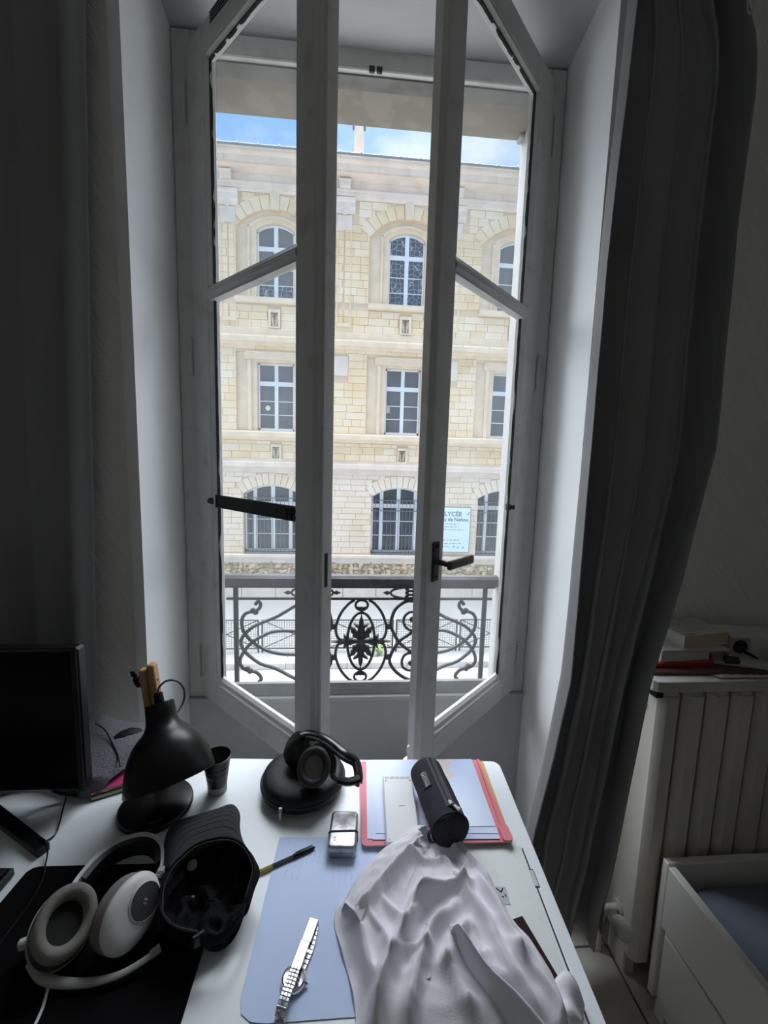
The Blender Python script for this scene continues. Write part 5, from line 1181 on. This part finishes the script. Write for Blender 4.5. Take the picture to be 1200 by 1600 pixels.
def shf_(u,v):
    k = u*(len(OUT)-1); j = min(int(k),len(OUT)-2); o_ = OUT[j].lerp(OUT[j+1],k-j)
    w0 = noise.noise(Vector((u*3.0,v*2.2,4))); w1 = noise.noise(Vector((u*7,v*4,9)))
    p = AP.lerp(o_, v); x, y = p.x, p.y
    env = min(1,(1-v)*7)*min(1,v*4+.3)
    qx, qy = x+.006*noise.noise(Vector((x*18,y*18,1))), y+.006*noise.noise(Vector((x*18,y*18,6)))
    h = .032*min(1,v*3.0)*min(1,(1-v)*4.5)**.7 + .010*noise.noise(Vector((x*11,y*9,3)))
    for (hh,ww,P_) in FOLDS:
        n_ = len(P_)-1; best = 9; tt = 0
        for i in range(n_):
            d_, t = segd(qx,qy,P_[i],P_[i+1])
            if d_ < best: best = d_; tt = (i+t)/n_
        if best < ww*4: h += 1.25*hh*(.45*math.exp(-(best/ww)**2)+.55*math.exp(-best/(ww*.75)))*min(1,tt*5+.25,(1-tt)*4+.15)
    h += .0022*noise.noise(Vector((x*70,y*45,2))) + .003*soft((x*.8+y*.6)*26+1.5*w1,3.0)*(.5+.5*w0)
    z = Zd+.0022 + (h+.004)*env + .010*(1-v)**2
    rim = .007*soft(u*15+.7*w0,1.2)*max(0,1-(1-v)*9)
    x += .006*w1*env; y += .005*w0*env
    return (x, y, max(Zd+.0022, z+rim))
MB().grid(shf_,230,120).build('body', SHIRT, shr, smooth=True, angle=180, solid=.0010)
# turned-up front flap, its shaded side towards the viewer
lo = [Vector((x,y,0)) for x,y in [(0.18, 0.6), (0.178, 0.568), (0.197, 0.517), (0.228, 0.469), (0.239, 0.44)]]
hi_ = [Vector((x,y,0)) for x,y in [(0.173, 0.566), (0.189, 0.539), (0.21, 0.505), (0.238, 0.468), (0.27, 0.418)]]
lo, hi_ = smoothpts(lo,6), smoothpts(hi_,6)
def flap(u,v):
    k = u*(len(lo)-1); j = min(int(k),len(lo)-2); a, b_ = lo[j].lerp(lo[j+1],k-j), hi_[j].lerp(hi_[j+1],k-j)
    p = a.lerp(b_,v); return (p.x,p.y,.770+.054*v*min(1,u*4+.45)+.004*sin(9*u)*v+.004*sin(PI*v))
MB().grid(flap,50,12).build('front_flap', SHIRT, shr, smooth=True, angle=180, solid=.0012)
# cuff at the lower right
cfa = [Vector((x,y,0)) for x,y in [(0.33, 0.526), (0.346, 0.526), (0.355, 0.512), (0.36, 0.496)]]
cfb = [Vector((x,y,0)) for x,y in [(0.297, 0.484), (0.309, 0.472), (0.323, 0.47), (0.338, 0.47)]]
def cuff(u,v):
    a = cfa[min(int(u*3),2)].lerp(cfa[min(int(u*3),2)+1],u*3-min(int(u*3),2)); b_ = cfb[min(int(u*3),2)].lerp(cfb[min(int(u*3),2)+1],u*3-min(int(u*3),2))
    p = a.lerp(b_,v); return (p.x,p.y,.7445+.022*sin(PI*min(1,.12+.88*u))+.004*sin(8*v+2*u))
MB().grid(cuff,30,20).build('cuff', SHIRT, shr, smooth=True, angle=180, solid=.0018)
# left sleeve fold
sf = [Vector(p) for p in ((.140,.776,.765),(.075,.735,.770),(.028,.690,.768),(-.004,.648,.762))]
sg2 = [Vector(p) for p in ((.160,.745,.792),(.105,.700,.796),(.062,.655,.790),(.030,.600,.782))]
sf, sg2 = smoothpts(sf,6), smoothpts(sg2,6)
def slv(u,v):
    k = u*(len(sf)-1); j = min(int(k),len(sf)-2); p = sf[j].lerp(sf[j+1],k-j).lerp(sg2[j].lerp(sg2[j+1],k-j),v)
    return (p.x,p.y,lerp(.7445,p.z,min(1,v*5))+.010*sin(PI*v)+.005*noise.noise(Vector((u*9,v*5,5))))
MB().grid(slv,50,20).build('sleeve', SHIRT, shr, smooth=True, angle=180, solid=.0012)
# placket strip with buttons
pk = smoothpts([(.162,.690,0),(.158,.640,0),(.150,.590,0),(.132,.540,0),(.118,.500,0),(.108,.455,0)],6)
def uv_at(p):      # nearest grid parameter on the shirt surface
    best = None
    for i in range(0,131):
        for j in range(4,64):
            q = SG[i][j]; d_ = (q.x-p.x)**2+(q.y-p.y)**2
            if best is None or d_ < best[0]: best = (d_,q.z)
    return best[1]
SG = [[Vector(shf_(i/130,j/65)) for j in range(0,66,1)] for i in range(131)]
bt = [(.167,.700),(.150,.600),(.122,.500)]
for x,y in ((.1405,.585),(.2025,.655),(.128,.520)):
    zz_ = uv_at(Vector((x,y,0)))
    MB().lathe([(.0042,0),(.0046,.0008),(.0042,.0016),(.0030,.0012),(.0005,.0012)],14, RT((x,y,zz_+.0012),rx=-.25)).build('button', mat('pearl button', (.60,.58,.56), .3), shr, smooth=True)

# ================================================================== ON THE RADIATOR SHELF
S0 = .9805
def slab(name, pts, z0, z1, m, label, cat, grp=None, bevel=.0008):
    c_ = (sum(p[0] for p in pts)/len(pts), sum(p[1] for p in pts)/len(pts), z0)
    return tag(MB().prism(pts,z0,z1,'z').build(name, m, loc=c_, bevel=bevel), label, cat, grp)
slab('document_folder', [(.832,1.012),(1.168,.998),(1.19,1.165),(.850,1.185)], S0+.0003, S0+.0085, mat('dark maroon card',(.095,.045,.042),.6), 'dark maroon flat folder lying at the bottom of the shelf stack', 'folder')
slab('red_folder', [(.842,1.036),(1.036,1.040),(1.075,1.090),(1.060,1.185),(.850,1.185)], S0+.0090, S0+.0200, mat('red card',(.42,.03,.035),.5), 'red folder between the maroon folder and the white book on the shelf', 'folder')
def book(name, label, cx, cy, w_, h_, a, z0, z1, cover, pages, cat='book', marks=None, grp=None):
    t = thing(name,(cx,cy,z0),label,cat,grp); M = RT((cx,cy,0),rz=a); c_ = .0016
    MB().box(-w_/2,w_/2,-h_/2,h_/2,z0,z0+c_,.0004,M).build('cover', cover, t); MB().box(-w_/2,w_/2,-h_/2,h_/2,z1-c_,z1,.0004,M).build('cover', cover, t)
    MB().box(-w_/2,-w_/2+c_,-h_/2,h_/2,z0+c_,z1-c_,0,M).build('spine', cover, t)
    MB().box(-w_/2+c_,w_/2-.003,-h_/2+.003,h_/2-.003,z0+c_,z1-c_,0,M).build('pages', pages, t)
    if marks:
        mb = MB()
        for (x,y,l_,hh) in marks: mb.box(x,x+l_,y,y+hh,z1,z1+.0002,0,M)
        mb.build('print', GREYP, t)
    return t
WCOV = mat('white book cover',(.60,.59,.57),.5); CREAM = mat('cream pages',(.55,.45,.33),.9); WPG2 = mat('white pages',(.60,.58,.54),.9)
book('paperback','white paperback, second from the top of the left stack on the shelf',.955,1.105,.160,.110,R(4),S0+.0205,S0+.0445,WCOV,WPG2,marks=[(-.07,-.045,.02,.02)])
book('booklet','thin white booklet, directly under the thick cream-edged book on the shelf',.985,1.113,.210,.125,R(2),S0+.0450,S0+.0530,WCOV,WPG2)
book('thick_book','thick white book with cream page edges, topmost of the shelf stack',1.030,1.128,.172,.112,R(10),S0+.0535,S0+.0900,WCOV,CREAM,marks=[(-.070,-.050,.030,.004),(.005,.046,.025,.004)]+[(-.06,-.03+.009*k,.115,.0012) for k in range(8)])
slab('white_envelope', [(1.045,1.055),(1.20,1.005),(1.42,1.05),(1.40,1.18),(1.10,1.16)], S0+.0090, S0+.0170, mat('white envelope',(.55,.55,.54),.6), 'white padded envelope right of the red folder on the shelf', 'envelope')
slab('brochure', [(1.165,1.060),(1.32,1.030),(1.40,1.12),(1.20,1.165)], S0+.0174, S0+.0190, mat('pale brochure',(.58,.57,.55),.5), 'pale brochure with a red stripe lying on the white envelope', 'brochure')
MB().prism([(1.215,1.135),(1.245,1.128),(1.330,1.045),(1.298,1.048)], S0+.0190,S0+.0193,'z').build('red_stripe', mat('dark red print',(.32,.02,.06),.5), bpy.data.objects['brochure'])
pn2 = thing('black_pen', (1.15,1.09,S0+.02), 'black pen lying across the papers right of the shelf books', 'pen')
MB().tube([(1.105,1.125,S0+.062),(1.15,1.085,S0+.040)], .0030, 8).build('barrel', BLACKP, pn2, smooth=True)
MB().tube([(1.15,1.085,S0+.040),(1.153,1.082,S0+.039),(1.178,1.060,S0+.026),(1.186,1.053,S0+.0225)], [.0035,.0042,.0040,.0015], 10).build('cap', BLACKP, pn2, smooth=True)
slab('dark_pouch', [(1.065,1.035),(1.105,1.028),(1.125,1.052),(1.085,1.065)], S0+.0172, S0+.0300, GREYP, 'small dark pouch beside the black pen on the shelf', 'pouch', bevel=.004)
bx = thing('camera_box', (1.25,1.13,S0+.0195), 'white carton with a black lens picture, at the right edge of the shelf', 'box')
BM_ = RT((1.118,1.078,0),rz=R(-6))
MB().box(0,.22,0,.095,S0+.0195,S0+.079,.001,BM_).build('carton', WCOV, bx)
MB().lathe([(.020,0),(.0205,.0008),(.017,.0012),(.001,.0013)],28, BM_ @ RT((.028,-.0001,S0+.050),rx=PI/2)).build('lens_picture', BLACKP, bx)
MB().box(.002,.056,-.0004,.0002,S0+.022,S0+.077,0,BM_).build('end_label', mat('grey print panel',(.35,.35,.34),.5), bx)
MB().lathe([(.020,0),(.0205,.0018),(.017,.0024),(.001,.0026)],28, BM_ @ RT((.028,-.0001,S0+.050),rx=PI/2)).build('lens_picture', BLACKP, bx)
tm = MB()
for k in range(4): tm.box(.115+.008*k,.121+.008*k,-.0006,.0,S0+.034,S0+.041,0,BM_)
tm.build('lettering', GREYP, bx)
hs = thing('camera', (1.215,1.045,S0+.0192), 'small black camera at the right edge of the shelf in front of the carton', 'camera')
CM_ = RT((1.235,1.030,0),rz=R(-10))
MB().box(-.030,.05,-.016,.016,S0+.0195,S0+.052,.006,CM_).build('body', MATTEB, hs)
MB().lathe([(.014,0),(.015,.004),(.013,.010),(.010,.011)],20, CM_ @ RT((-.008,-.016,S0+.036),rx=PI/2)).build('lens', BLACKP, hs, smooth=True)
